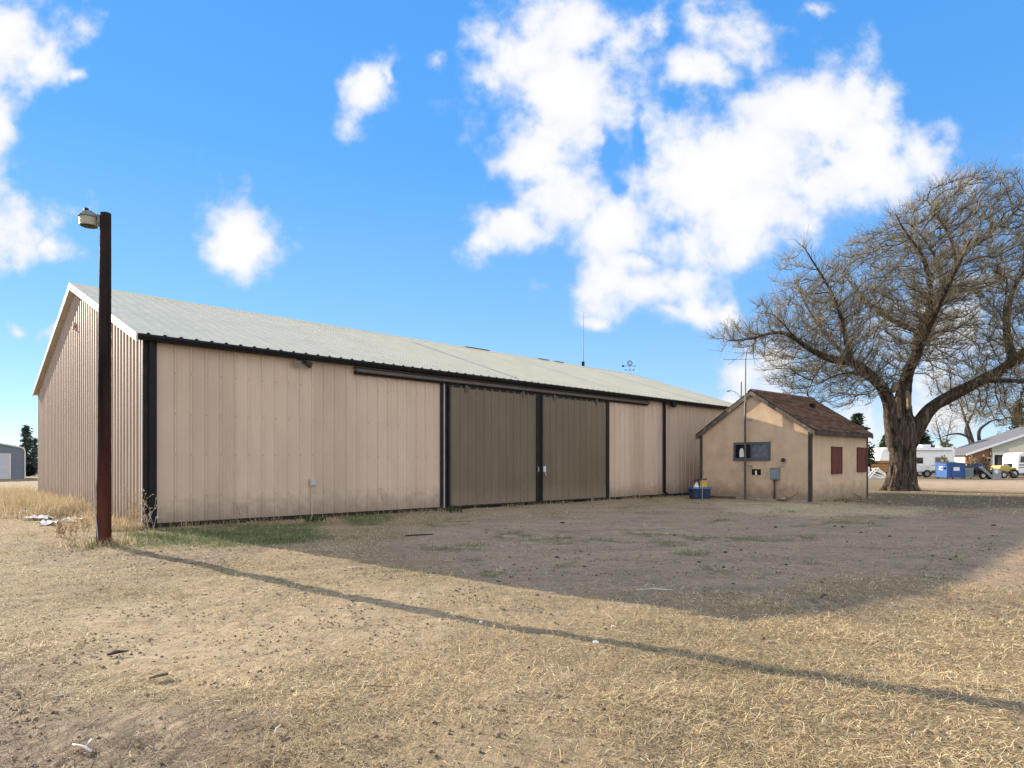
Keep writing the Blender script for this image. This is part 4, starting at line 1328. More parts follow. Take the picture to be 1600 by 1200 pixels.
def limb_mesh(m, pts, rad, n, seed, ridge=.06):
    """smooth limb with knobbly surface"""
    r = random.Random(seed)
    pts = [Vector(p) for p in pts]
    # catmull-rom resample
    P, Q = [], []
    for i in range(len(pts) - 1):
        p0, p1, p2, p3 = pts[max(i - 1, 0)], pts[i], pts[i + 1], pts[min(i + 2, len(pts) - 1)]
        k = max(3, int((p2 - p1).length / .16))
        for j in range(k):
            t = j / k
            P.append(.5 * ((2 * p1) + (p2 - p0) * t + (2 * p0 - 5 * p1 + 4 * p2 - p3) * t * t + (3 * p1 - p0 - 3 * p2 + p3) * t ** 3))
            Q.append(rad[i] * (1 - t) + rad[i + 1] * t)
    P.append(pts[-1]); Q.append(rad[-1])
    ph = [r.uniform(0, 6) for _ in range(5)]
    base = len(m.v)
    m.tube(P, Q, n)
    for i in range(len(P)):
        for k in range(n):
            a = 2 * math.pi * k / n
            f = 1 + ridge * (math.sin(3 * a + ph[0] + i * .13) + .7 * math.sin(5 * a + ph[1] - i * .21) + .6 * math.sin(.5 * i + ph[2] + 2 * a)) + r.uniform(-ridge, ridge) * .5
            v = Vector(m.v[base + i * n + k])
            m.v[base + i * n + k] = tuple(P[i] + (v - P[i]) * f)
    return P, Q

def build_big_tree():
    base = at(1408, 766)
    S = base.y / F
    o = thing('bare_tree', 'huge bare old tree with a thick furrowed trunk beside the hut', 'tree', (base.x, base.y, 0))
    def L(px, py, d=0.0): return Vector(((px - 1408) * S, d, (766 - py) * S))
    # trunk with flared, fluted foot
    m = MB()
    n, rings = 110, 80
    prof = [(766, .88, 0), (760, .78, 0), (750, .69, 1), (740, .63, 2), (720, .565, 3), (700, .54, 3), (685, .545, 3), (670, .53, 4), (655, .44, 6), (645, .25, 7)]
    vs, fs = [], []
    r = random.Random(9)
    top_z = (766 - 645) * S
    for i in range(rings + 1):
        z = -.15 + (top_z + .15) * i / rings
        py = 766 - max(z, 0) / S
        for j in range(len(prof) - 1):
            if prof[j + 1][0] <= py <= prof[j][0]:
                t = (prof[j][0] - py) / (prof[j][0] - prof[j + 1][0])
                rad = prof[j][1] * (1 - t) + prof[j + 1][1] * t
                dx = prof[j][2] * (1 - t) + prof[j + 1][2] * t
        zz = max(z, 0)
        fl = math.exp(-zz / .35)
        for k in range(n):
            a = 2 * math.pi * k / n
            f = 1 + (.10 + .16 * fl) * math.sin(5 * a + .9 + .25 * zz) * .6 + .05 * math.sin(9 * a - .5 * zz) + -.06 * abs(math.sin(8.5 * a + 1.1 * math.sin(zz * 1.7))) + .04 - .05 * abs(math.sin(15 * a + 2 * math.sin(zz * 1.3) + .8)) + .03 + r.uniform(-.022, .022)
            vs.append((dx * S + rad * f * math.cos(a), rad * f * math.sin(a) * .9, z))
    for i in range(rings):
        for k in range(n):
            fs.append((i * n + k, i * n + (k + 1) % n, (i + 1) * n + (k + 1) % n, (i + 1) * n + k))
    fs.append(tuple(range(rings * n, rings * n + n)))
    m.raw(vs, fs)
    limbs = [
        # px, py, depth, radius
        [(1405, 722, 0, .20), (1397, 692, -.05, .36), (1388, 655, -.2, .33), (1381, 630, -.4, .29), (1366, 608, -.6, .26), (1345, 592, -.9, .24), (1312, 573, -1.2, .21), (1272, 568, -1.5, .17), (1240, 553, -1.6, .13), (1210, 532, -1.5, .095), (1187, 530, -1.4, .075), (1160, 537, -1.3, .05), (1125, 540, -1.2, .02)],
        [(1411, 720, .05, .25), (1412, 690, .1, .44), (1413, 655, .1, .42), (1414, 625, .2, .36), (1420, 598, .3, .31), (1432, 572, .5, .27), (1450, 545, .8, .22), (1460, 512, 1.2, .18), (1478, 475, 1.3, .17), (1494, 440, 1.0, .14), (1511, 405, .8, .11), (1500, 370, .6, .075), (1474, 335, .4, .035), (1455, 310, .3, .012)],
        [(1414, 722, -.05, .22), (1422, 692, -.1, .34), (1436, 655, -.3, .34), (1450, 635, -.5, .30), (1475, 618, -.8, .265), (1505, 600, -1.1, .245), (1532, 584, -1.3, .225), (1555, 567, -1.2, .20), (1585, 550, -1.0, .17), (1625, 530, -.6, .15), (1670, 495, -.2, .09), (1715, 455, .2, .03)],
        [(1553, 568, -1.2, .20), (1556, 540, -.8, .18), (1563, 512, -.4, .16), (1576, 478, .0, .13), (1600, 440, .5, .09), (1640, 395, 1.0, .04), (1670, 365, 1.2, .015)],
        [(1478, 475, 1.3, .14), (1508, 452, 1.8, .12), (1540, 436, 2.2, .10), (1590, 428, 2.6, .07), (1650, 405, 3.0, .03)],
        [(1511, 405, .8, .09), (1532, 382, .7, .075), (1565, 355, .5, .05), (1605, 318, .3, .02)],
        [(1428, 582, .4, .20), (1428, 550, -.4, .17), (1424, 515, -1.2, .14), (1408, 470, -2.2, .11), (1385, 430, -2.8, .08), (1350, 395, -3.2, .04), (1335, 375, -3.4, .015)],
        [(1312, 573, -1.2, .13), (1300, 548, -1.4, .11), (1285, 515, -1.9, .09), (1262, 475, -2.3, .065), (1232, 435, -2.6, .035), (1215, 412, -2.7, .012)],
        [(1366, 608, -.6, .13), (1350, 575, .5, .11), (1335, 535, 1.6, .09), (1318, 490, 2.6, .07), (1300, 440, 3.2, .04), (1292, 405, 3.4, .012)],
        [(1450, 545, .8, .17), (1470, 530, 2.0, .15), (1500, 520, 3.4, .12), (1540, 505, 4.6, .08), (1580, 480, 5.4, .03)],
        [(1420, 598, .3, .19), (1405, 560, -1.4, .15), (1395, 520, -3.0, .12), (1392, 475, -4.4, .08), (1400, 430, -5.2, .03)],
        [(1460, 512, 1.2, .14), (1440, 480, 2.6, .12), (1425, 440, 4.0, .09), (1410, 395, 5.0, .05), (1400, 360, 5.4, .015)],
        [(1505, 600, -1.1, .12), (1530, 603, -2.0, .10), (1560, 610, -2.8, .075), (1600, 612, -3.4, .04), (1640, 625, -3.8, .015)],
        [(1532, 584, -1.3, .14), (1560, 560, -2.8, .12), (1595, 530, -4.0, .09), (1625, 495, -4.8, .05), (1650, 455, -5.2, .02)],
        [(1366, 608, -.6, .09), (1335, 600, -1.4, .07), (1300, 592, -2.0, .055), (1265, 598, -2.4, .035), (1235, 612, -2.6, .012)],
        [(1240, 553, -1.6, .07), (1215, 545, -2.2, .05), (1190, 525, -2.6, .03), (1170, 510, -2.8, .012)],
        [(1494, 440, 1.0, .09), (1470, 415, .2, .07), (1440, 392, -.6, .05), (1405, 370, -1.2, .02)],
        [(1272, 568, -1.5, .05), (1250, 590, -1.7, .035), (1240, 610, -1.8, .02), (1234, 622, -1.8, .008)],
    ]
    starts, sp = [], []
    for k, lb in enumerate(limbs):
        P, Q = limb_mesh(m, [L(a, b_, c) for a, b_, c, _ in lb], [q for *_, q in lb], 18 if lb[0][3] > .3 else 12, k, .07 if lb[0][3] > .2 else .05)
        prev = -1
        for i in range(0, len(P), 2):
            if Q[i] < .30 and P[i].z > 3.2:
                starts.append(P[i]); sp.append(prev); prev = len(starts) - 1
    m.build('trunk', M['bark'], o, smooth=True)
    # broken stub with bare wood, bare flank of the trunk
    st = MB()
    limb_mesh(st, [L(1413, 640, -.40), L(1411, 622, -.46), L(1409, 612, -.44)], [.10, .09, .03], 14, 3, .14)
    st.build('broken_stub', M['bare_wood'], o, smooth=True)
    st = MB()
    limb_mesh(st, [L(1384, 603, -.85), L(1378, 612, -1.0), L(1374, 615, -1.05)], [.14, .15, .11], 12, 5, .10)
    st.build('pruned_knot', M['bare_wood'], o, smooth=True)
    # crown envelope
    outline = [(1106, 545), (1128, 512), (1168, 506), (1182, 470), (1218, 410), (1262, 438), (1292, 398), (1335, 372), (1385, 345), (1440, 298), (1482, 276), (1552, 282), (1610, 300), (1680, 335), (1735, 400), (1760, 480), (1745, 570), (1690, 650), (1600, 685), (1535, 672), (1475, 640), (1448, 585), (1405, 596), (1350, 640), (1270, 650), (1205, 612), (1180, 560), (1140, 560)]
    pa = np.array(outline, float)
    attrs = []
    N = 60000
    qx, qy = rng.uniform(1100, 1765, N), rng.uniform(272, 690, N)
    sd = poly_sd(qx, qy, outline, 1.0)
    cl = fbm(qx / 34, qy / 34, 131, 3)
    mid = np.exp(-(((qx - 1350) / 85) ** 2 + ((qy - 520) / 80) ** 2))
    ok = (sd > 0) & ((cl > .43 - .10 * sstep(10, 70, sd) - .25 * mid) | (rng.uniform(0, 1, N) < .22)) & (sd > 30 * (fbm(qx / 20, qy / 20, 137, 2) - .35))
    # open windows of sky in the crown
    for cx, cy, rx, ry in ((1497, 575, 36, 30), (1480, 520, 20, 20), (1500, 385, 16, 20), (1560, 400, 26, 20), (1262, 425, 20, 26), (1395, 365, 18, 22), (1345, 440, 18, 14), (1225, 500, 16, 18), (1410, 540, 16, 22), (1300, 470, 14, 12), (1560, 520, 22, 18)):
        ok &= (((qx - cx) / rx) ** 2 + ((qy - cy) / ry) ** 2 > 1) | (rng.uniform(0, 1, N) < .25)
    qx, qy, sd = qx[ok], qy[ok], sd[ok] * S
    half = np.minimum(6.5, 1.9 * np.sqrt(sd) + .3)
    dep = rng.uniform(-1, 1, len(qx)) * half - .3
    attrs = [L(a, b_, c) for a, b_, c in zip(qx, qy, dep)]
    random.Random(2).shuffle(attrs)
    # denser towards the edge
    attrs = attrs[:14500]
    nodes, par = colonize(starts, sp, None, attrs, step=.28, kill=.40, infl=1.7, iters=130)
    rad, ch = pipe_radii(nodes, par, .012, 2.35)
    n0 = len(starts)
    idx = [i for i in range(n0, len(nodes)) if par[i] >= 0]
    P0 = np.array([tuple(nodes[par[i]]) for i in idx]); P1 = np.array([tuple(nodes[i]) for i in idx])
    R1 = np.minimum(rad[idx], .10); R0 = np.minimum(np.maximum(R1, np.minimum(rad[[par[i] for i in idx]], R1 * 1.5)), .105)
    V, Q = frusta(P0, P1 + (P1 - P0) * .06, R0, R1, 5)
    np_mesh('branches', V, quads=Q, mat=M['branch'], parent=o, smooth=True)
    rr = random.Random(4)
    tw_idx = [i for i in idx if rad[i] < .030]
    T1 = twig_cloud(nodes, par, tw_idx, rr, 5, .30, .85, .0080)
    T2 = twig_cloud(nodes, par, [i for i in range(n0) if par[i] >= 0], rr, 5, .4, 1.1, .0085, .5)
    P0, P1, R0, R1, C = [np.concatenate(q) for q in zip(T1, T2)]
    V, Q = frusta(P0, P1, R0, R1, 3)
    np_mesh('twigs', V, quads=Q, mat=M['twig'], parent=o, colors={'Col': np.repeat(C, 6, axis=0)})
    print('tree nodes', len(nodes), 'twig segs', len(P0))
build_big_tree()

def small_bare_tree(name_label, px, base_py, Y, outline_px, limbs_px, seed, natt=900, group=None, tw=2):
    S = Y / F
    X = (px - 800) * S
    o = thing('bare_tree', name_label, 'tree', (X, Y, 0), group=group)
    zb = 725 + H / S
    def L(a, b_, d=0.0): return Vector(((a - px) * S, d, max(-.1, (zb - b_) * S)))
    m = MB()
    starts, sp = [], []
    for k, lb in enumerate(limbs_px):
        P, Q = limb_mesh(m, [L(a, b_, c) for a, b_, c, _ in lb], [q for *_, q in lb], 8, seed + k, .06)
        prev = -1
        for i in range(0, len(P), 3):
            if Q[i] < .3:
                starts.append(P[i]); sp.append(prev); prev = len(starts) - 1
    m.build('trunk', M['branch'], o, smooth=True)
    pa = np.array(outline_px, float)
    N = 9000
    qx, qy = rng.uniform(pa[:, 0].min(), pa[:, 0].max(), N), rng.uniform(pa[:, 1].min(), pa[:, 1].max(), N)
    sd = poly_sd(qx, qy, outline_px, 1.0)
    ok = sd > 0
    qx, qy, sd = qx[ok], qy[ok], sd[ok] * S
    dep = rng.uniform(-1, 1, len(qx)) * np.minimum(5, 1.8 * np.sqrt(sd) + .3)
    attrs = [L(a, b_, c) for a, b_, c in zip(qx, qy, dep)][:natt]
    nodes, par = colonize(starts, sp, None, attrs, step=.55, kill=.85, infl=7, iters=50)
    rad, ch = pipe_radii(nodes, par, .016, 2.4)
    n0 = len(starts)
    idx = [i for i in range(n0, len(nodes)) if par[i] >= 0]
    P0 = np.array([tuple(nodes[par[i]]) for i in idx]); P1 = np.array([tuple(nodes[i]) for i in idx])
    R1 = np.minimum(rad[idx], .10)
    V, Q = frusta(P0, P1, R1 * 1.15, R1, 4)
    np_mesh('branches', V, quads=Q, mat=M['branch'], parent=o, smooth=True)
    P0, P1, R0, R1, C = twig_cloud(nodes, par, idx, random.Random(seed), tw, .6, 1.4, .013)
    V, Q = frusta(P0, P1, R0, R1, 3)
    np_mesh('twigs', V, quads=Q, mat=M['twig'], parent=o, colors={'Col': np.repeat(C, 6, axis=0)})
    return o

FT = 'bare trees behind the houses'
small_bare_tree('bare spreading tree rising behind the roof of the pale house', 1528, 700, 110,
    [(1455, 668), (1470, 630), (1500, 600), (1540, 590), (1580, 600), (1590, 640), (1570, 672), (1540, 660), (1520, 672), (1490, 662)],
    [[(1530, 745, 0, .45), (1524, 705, 0, .38), (1516, 680, 0, .30), (1510, 660, 0, .22), (1500, 630, 0, .12), (1490, 610, 0, .04)],
     [(1518, 686, 0, .22), (1500, 678, 0, .16), (1480, 680, 0, .10), (1465, 686, 0, .03)],
     [(1528, 730, 0, .35), (1522, 690, 1, .28), (1522, 670, 2, .22), (1535, 640, 2, .14), (1545, 610, 2, .05)],
     [(1538, 745, .5, .4), (1537, 705, .5, .34), (1533, 675, .5, .26), (1542, 662, 0, .18), (1555, 656, 0, .14), (1568, 655, -.5, .08), (1585, 640, -1, .03)]], 11, 1100, FT)
small_bare_tree('thin pale bare tree directly left of the spreading bare tree', 1478, 700, 120,
    [(1440, 690), (1446, 650), (1470, 632), (1500, 640), (1508, 680), (1480, 694)],
    [[(1476, 742, 0, .3), (1474, 705, 0, .22), (1468, 680, 0, .12), (1462, 655, 0, .04)], [(1475, 712, 0, .16), (1485, 685, 1, .1), (1492, 655, 1, .04)]], 21, 500, FT, 1)
small_bare_tree('low shrubby bare tree above the pale house gable left of the spruce', 1566, 700, 105,
    [(1545, 694), (1552, 676), (1568, 668), (1582, 678), (1586, 694)],
    [[(1564, 742, 0, .2), (1562, 710, 0, .14), (1558, 685, 0, .05)], [(1565, 715, 0, .12), (1572, 690, 0, .05)]], 31, 260, FT, 1)

def conifer(label, px, Y, top_py, half_px, seed, group, dens=1.0, col=(.030, .050, .026), droop=.25, skirt=.06, pointed=1.0):
    S = Y / F
    X = (px - 800) * S
    Ht = H + (725 - top_py) * S
    W = half_px * S
    r = np.random.default_rng(seed)
    o = thing('conifer_tree', label, 'tree', (X, Y, 0), group=group)
    MB().tube([(0, 0, -.1), (0, 0, Ht * .5), (0, 0, Ht * .97)], [.035 * Ht, .02 * Ht, .004 * Ht], 8).build('trunk', M['stick_dark'], o)
    nb = int(170 * dens)
    V, T, C = [], [], []
    cnt = 0
    for b_ in range(nb):
        f = r.uniform(skirt, 1) ** .9
        z = Ht * f
        ln = W * ((1 - f) ** (.75 * pointed) * .95 + .05) * r.uniform(.6, 1.12)
        a = r.uniform(0, 2 * np.pi)
        d = np.array([np.cos(a), np.sin(a), 0])
        k = max(5, int(ln / W * 16))
        for j in range(k * 5):
            t = r.uniform(.12, 1)
            p = d * ln * t + np.array([0, 0, z - droop * ln * t ** 1.5 + .12 * ln * (t > .8)])
            p = p + r.normal(0, .05 * W + .03, 3)
            sz = r.uniform(.03, .075) * W * (1.2 - .5 * t) + .045
            q = r.normal(0, 1, (3, 3)); q[:, 2] *= .7
            q += d * .8 * np.array([[1], [-.3], [-.3]])
            V.append(p + q[0] * sz); V.append(p + q[1] * sz); V.append(p + q[2] * sz)
            T.append((cnt, cnt + 1, cnt + 2)); cnt += 3
            kk = r.uniform(.55, 1.5)
            C += [tuple(c * kk for c in col)] * 3
    np_mesh('crown', np.array(V), tris=np.array(T), mat=M['bush_dark'], parent=o, colors={'Col': np.array(C)})
CG = 'evergreens behind the yard'
conifer('dark pointed spruce peeking out behind the right end of the hut roof', 1340, 62, 648, 32, 1, CG)
conifer('green spruce left of the big trunk above the orange fence', 1386, 84, 682, 24, 2, CG, col=(.045, .07, .035), pointed=.7)
conifer('low dark evergreen between the hut corner and the white camper', 1364, 80, 700, 13, 3, CG, pointed=.7)
conifer('dark bushy evergreen right behind the big trunk above the camper roof', 1434, 82, 664, 30, 4, CG, 1.2, pointed=.7)
conifer('tall thin spruce at the right edge behind the pale house', 1592, 100, 628, 26, 5, CG, .8, col=(.045, .065, .035))
conifer('larger grey green spruce behind the slate garage', 41, 82, 667, 21, 6, CG, .55, col=(.06, .085, .06))
conifer('smaller spruce between the garage spruce and the shed corner', 55, 86, 684, 11, 7, CG, .5, col=(.065, .09, .06))
def round_bush(label, px, Y, top_py, half_px, seed, col, base=0):
    S = Y / F
    X = (px - 800) * S
    Ht = H + (725 - top_py) * S
    W = half_px * S
    r = np.random.default_rng(seed)
    o = thing('bush', label, 'bush', (X, Y, 0))
    m = MB()
    for k in range(5):
        a = k * 1.3
        m.tube([(0, 0, -.05), (.3 * W * math.cos(a), .3 * W * math.sin(a), Ht * .45), (.6 * W * math.cos(a), .6 * W * math.sin(a), Ht * .8)], [.05, .03, .01], 5)
    m.build('stems', M['stick_dark'], o)
    n = 1500
    p = r.normal(0, 1, (n, 3)); p /= np.linalg.norm(p, axis=1, keepdims=True)
    p *= r.uniform(.5, 1.05, (n, 1)) * (1 + .2 * np.sin(4 * p[:, :1] + 3 * p[:, 2:3]))
    p = p * np.array([W, W * .8, Ht * .5]) + np.array([0, 0, Ht * .5])
    q = r.normal(0, .09 * W + .04, (n, 3, 3))
    V = (p[:, None, :] + q).reshape(-1, 3)
    C = np.repeat(np.array(col)[None] * r.uniform(.6, 1.5, (n, 1)), 3, axis=0)
    np_mesh('foliage', V, tris=np.arange(n * 3).reshape(-1, 3), mat=M['bush_dark'], parent=o, colors={'Col': C})
round_bush('dark rounded bush at the right end of the slate garage', 46, 68, 725, 8, 3, (.012, .014, .014))
round_bush('olive clipped bush showing above the camper roof', 1480, 92, 690, 14, 5, (.12, .12, .05))

# ------------------------------------------------------------------ far things on the right
def px_x(px, Y): return (px - 800) / F * Y
def wheel(m_parent, name, x, y, z, r, w, axis='y'):
    m = MB()
    prof = [(r * .55, -w / 2), (r * .93, -w / 2), (r, -w / 2 + .03), (r, w / 2 - .03), (r * .93, w / 2), (r * .55, w / 2)]
    m.lathe(prof, n=20)
    rim = MB(); rim.lathe([(0, -w * .42), (r * .5, -w * .42), (r * .57, -w * .5), (r * .57, w * .5), (r * .5, w * .42), (0, w * .42)], n=16)
    for q in (m, rim):
        q.v = [(x + a, y + c, z + b_) if axis == 'y' else (x + c, y + a, z + b_) for a, b_, c in q.v]
    o = m.build('wheel', M['rubber'], m_parent, smooth=False)
    rim.build('rim', M['galv'], o)
    return o

def build_right_side():
    # fifth-wheel camper
    Y = 66.0
    x0, x1 = px_x(1374, Y), px_x(1492, Y)
    ln = x1 - x0
    c = thing('camper_trailer', 'long white fifth wheel camper trailer behind the big tree trunk', 'camper', (x0, Y, 0))
    ht = H + (725 - 699) * Y / F
    zl = H + (725 - 720) * Y / F
    m = MB()
    m.prism([(.0, zl), (.22, zl + .9), (.55, ht - .06), (.8, ht), (ln - .15, ht), (ln, ht - .18), (ln, .62), (3.1, .62), (2.9, zl)], 1, 0, 2.5)
    m.build('body', M['white_paint'], c, bevel=.05)
    for a, b_, z0, z1 in ((1399, 1407, 1.62, 1.78), (1430, 1442, 1.35, 1.95), (1461.5, 1477, 1.38, 1.98), (1510, 1510, 0, 0)):
        if a == b_: continue
        xa, xb = px_x(a, Y) - x0, px_x(b_, Y) - x0
        m = MB(); m.box(xa, xb, -.03, .0, z0, z1)
        w = m.build('window', M['glass_dark'], c, bevel=.02)
        m = MB(); m.box(xa - .05, xb + .05, -.02, -.001, z1, z1 + .05); m.box(xa - .05, xb + .05, -.02, -.001, z0 - .05, z0); m.box(xa - .05, xa, -.02, -.001, z0, z1); m.box(xb, xb + .05, -.02, -.001, z0, z1)
        m.build('frame', M['galv'], w)
    m = MB(); m.box(ln, ln + .03, .6, 1.9, 1.3, 2.1); m.build('window', M['glass_dark'], c)
    m = MB(); m.box(px_x(1470, Y) - x0, px_x(1490, Y) - x0, -.5, -.035, 1.1, 1.14); 
    m = MB(); m.box(.9, ln - .3, -.012, .0, ht - .38, ht - .34); m.box(.4, ln - .1, -.012, .0, 1.12, 1.17); m.build('stripe', M['grey_paint'], c)
    m = MB(); m.box(px_x(1447, Y) - x0, px_x(1462, Y) - x0, .7, 1.7, ht, ht + .32); m.build('air_conditioner', M['white_plastic'], c, bevel=.08)
    m = MB(); m.box(px_x(1476, Y) - x0, px_x(1482, Y) - x0, .9, 1.5, ht, ht + .16); m.build('roof_vent', M['white_plastic'], c, bevel=.04)
    m = MB(); m.tube([(.6, -.12, ht - .28), (ln - .4, -.12, ht - .28)], .07, 10); m.build('awning', M['white_plastic'], c)
    for xx in (4.2, 5.1):
        wheel(c, 'wheel', xx, .12, .36, .36, .24)
    m = MB(); m.box(1.8, 1.95, .3, .45, 0, zl); m.box(1.8, 1.95, 2.0, 2.15, 0, zl); m.build('jack_leg', M['dark_machine'], c)
    # second pale trailer further right
    Y2 = 78.0
    xa, xb = px_x(1484, Y2), px_x(1514, Y2)
    t = thing('box_trailer', 'grey white box trailer standing behind the rear of the camper', 'trailer', (xa, Y2, 0))
    h2 = H + (725 - 702) * Y2 / F
    MB().box(0, xb - xa, 0, 2.4, .55, h2).build('body', M['white_plastic'], t, bevel=.06)
    m = MB(); m.box(px_x(1505, Y2) - xa, px_x(1511, Y2) - xa, -.03, 0, 1.15, 1.75); m.build('window', M['glass_dark'], t)
    for xx in (.9, 1.75): wheel(t, 'wheel', xx, .1, .34, .34, .22)

    # white service pickup half hidden by the trunk, seen from its rear corner
    Y = 62.0
    xa, xb = px_x(1419, Y), px_x(1456, Y)
    p = thing('pickup_truck', 'white utility pickup with open toolboxes parked in front of the camper', 'truck', (xa, Y, 0))
    w = xb - xa
    m = MB()
    m.prism([(0, .55), (0, 1.12), (.1, 1.2), (w * .40, 1.2), (w * .42, 1.32), (w * .98, 1.32), (w, .55)], 1, 0, 1.9)
    m.build('body', M['white_paint'], p, bevel=.04)
    m = MB(); m.prism([(.05, 1.2), (.30, 1.92), (.85, 1.95), (w * .42, 1.2)], 1, .08, 1.82)
    cab = m.build('cab', M['white_paint'], p, bevel=.05)
    m = MB(); m.prism([(.22, 1.30), (.38, 1.82), (.78, 1.84), (.86, 1.30)], 1, .05, .078); m.build('window', M['glass_dark'], cab)
    for a in (.45, .72):
        m = MB(); m.box(w * a, w * (a + .24), -.02, 0, .72, 1.26); d = m.build('toolbox_door', M['white_paint'], p)
        MB().box(w * a + .2, w * a + .3, -.035, -.02, .98, 1.02).build('latch', M['dark_machine'], d)
    wheel(p, 'wheel', w * .22, .1, .37, .37, .25); wheel(p, 'wheel', w * .80, .1, .37, .37, .25)
    m = MB(); m.box(w - .02, w + .12, .1, 1.8, .45, .6); m.build('bumper', M['dark_machine'], p)
    m = MB(); m.box(.55, .70, -.16, -.02, 1.28, 1.46); m.build('mirror', M['dark_machine'], p)

    # blue dumpster with a sunlit side
    Y = 55.2
    xa, xb = px_x(1479, Y), px_x(1506, Y)
    d = thing('blue_dumpster', 'bright blue steel dumpster on small wheels with two white stickers', 'dumpster', (xa, Y, 0), R(-6))
    w = xb - xa
    m = MB()
    z0, z1 = .13, 1.32
    dp = 1.75
    m.prism([(0, z0), (0, z1), (dp, z1 + .12), (dp, z0)], 0, 0, w)
    m.build('body', M['blue_light'], d, bevel=.01)
    m = MB()
    m.box(-.05, w + .05, -.05, .0, z1 - .10, z1 - .02); m.box(-.05, -.001, 0, dp, z1 - .12, z1 - .03); m.box(-.04, w + .04, -.04, .0, z0, z0 + .09)
    for q in (.0, .27, 1.0):
        m.box(q * (w - .08), q * (w - .08) + .08, -.04, -.001, z0 + .09, z1 - .10)
    m.build('rib_frame', M['blue_light'], d)
    m = MB(); m.prism([(-.06, z1 + .005), (-.06, z1 + .05), (dp + .03, z1 + .175), (dp + .03, z1 + .13)], 0, -.06, w + .06); m.build('lid', M['blue_tote'], d)
    m = MB(); m.box(w * .38, w * .70, -.012, -.002, .72, 1.02); m.build('sticker', M['sticker'], d)
    m = MB(); m.box(-.012, -.002, .55, 1.15, .78, 1.10); m.build('sticker', M['sticker'], d)
    for a, b_ in ((.15, .12), (w - .15, .12), (.15, dp - .15), (w - .15, dp - .15)):
        wheel(d, 'caster', a, b_, .065, .075, .05)
    m = MB(); m.box(-.16, -.05, .1, .9, z1 - .42, z1 - .30); m.build('lift_pocket', M['blue_light'], d)

    # grey-green bin
    xa, xb = px_x(1508, Y), px_x(1523, Y)
    g = thing('steel_bin', 'grey green steel bin right of the blue dumpster', 'bin', (xa, Y + .2, 0), R(-4))
    w = xb - xa
    m = MB(); m.prism([(.08, .12), (w - .02, .12), (w + .05, 1.02), (0, 1.02)], 1, 0, 1.3); m.build('body', M['grey_green'], g, bevel=.02)
    m = MB(); m.box(-.06, w + .1, -.05, 1.35, 1.025, 1.12); m.build('lid', M['dark_machine'], g, bevel=.02)
    m = MB(); m.box(.0, w, -.03, 0, .80, .88); m.box(.1, w, -.03, 0, .13, .22); m.build('brace', M['grey_paint'], g)
    for a in (.15, w - .15): wheel(g, 'caster', a, .1, .06, .07, .05)

    # dark utility trailer loaded with junk and a grey ramp
    xa, xb = px_x(1525, Y), px_x(1560, Y)
    u = thing('utility_trailer', 'dark loaded utility trailer with a grey loading ramp and a white disc', 'trailer', (xa, Y, 0), R(2))
    w = xb - xa
    m = MB(); m.box(0, w * .75, 0, 1.6, .42, .52)
    for q in (0, .25, .5, .75): m.box(q * w * .98, q * w * .98 + .06, 0, .06, .52, 1.0)
    m.box(0, w * .78, 0, .05, .95, 1.02); m.box(0, w * .78, 0, .05, .70, .76); m.build('frame', M['dark_machine'], u)
    m = MB()
    for k in range(7):
        m.rock((.2 + k * .19, .8, .78 + .12 * math.sin(k * 2.1)), .22, .4, .26, k, .3, 1)
    m.build('load', M['dark_machine'], u)
    m = MB(); m.prism([(w * .62, .06), (w * .64, .92), (w * .98, .90), (w * 1.03, .05)], 1, -.35, -.28); rp = m.build('ramp', M['grey_paint'], u)
    m = MB(); m.tube([(w * .76, -.36, .66), (w * .76, -.42, .66)], .19, 18); m.build('disc', M['white_plastic'], rp)
    m = MB(); m.beam((.15, -.2, 1.05), (w * .62, -.3, .12), .06, .10); m.beam((.35, -.2, 1.08), (w * .66, -.3, .18), .05, .08); m.build('ladder_rail', M['grey_paint'], u)
    wheel(u, 'wheel', .55, -.05, .31, .31, .2); wheel(u, 'wheel', 1.15, -.05, .31, .31, .2)
    tr = MB(); tr.rock((0, 0, .35), .5, .4, .33, 8, .25); tro = tr.build('tarp_heap', M['blue_tote'], smooth=True); tro.location = (xa + w * .55, Y + 1.2, .70); tag(tro, 'dark blue tarp heap piled on the utility trailer', 'tarp')

    # yellow machine
    xa, xb = px_x(1563, Y + 3), px_x(1589, Y + 3)
    y = thing('yellow_machine', 'faded yellow farm machine between the utility trailer and the white van', 'machine', (xa, Y + 3, 0))
    w = xb - xa
    m = MB(); m.prism([(0, .72), (0, 1.05), (.15, 1.18), (w * .55, 1.16), (w * .6, 1.02), (w, 1.0), (w, .62), (w * .5, .6)], 1, 0, 1.2); m.build('hood', M['yellow_paint'], y, bevel=.03)
    m = MB(); m.beam((.1, -.1, .75), (w * .5, -.2, .15), .08, .1); m.beam((w * .5, -.15, .7), (w * .85, -.25, .2), .08, .1); m.build('arm', M['stick_dark'], y)
    m = MB(); m.box(w * .62, w * .9, .3, .9, 1.02, 1.35); m.build('seat', M['blue_tote'], y, bevel=.05)
    wheel(y, 'wheel', .25, -.05, .33, .33, .22); wheel(y, 'wheel', w - .35, -.05, .42, .42, .26)

    # white van at the frame edge
    Yv = 60.0
    xa = px_x(1590.5, Yv)
    v = thing('white_van', 'white van at the right edge beside the yellow machine', 'van', (xa, Yv, 0))
    m = MB(); m.prism([(0, .42), (.02, 1.9), (.12, 2.25), (.5, 2.38), (4.6, 2.35), (4.9, 2.1), (5.0, .42)], 1, 0, 1.95); m.build('body', M['white_paint'], v, bevel=.06)
    m = MB(); m.prism([(.22, 1.45), (.28, 2.02), (1.5, 2.04), (1.5, 1.45)], 1, -.02, 0); m.build('window', M['glass_dark'], v)
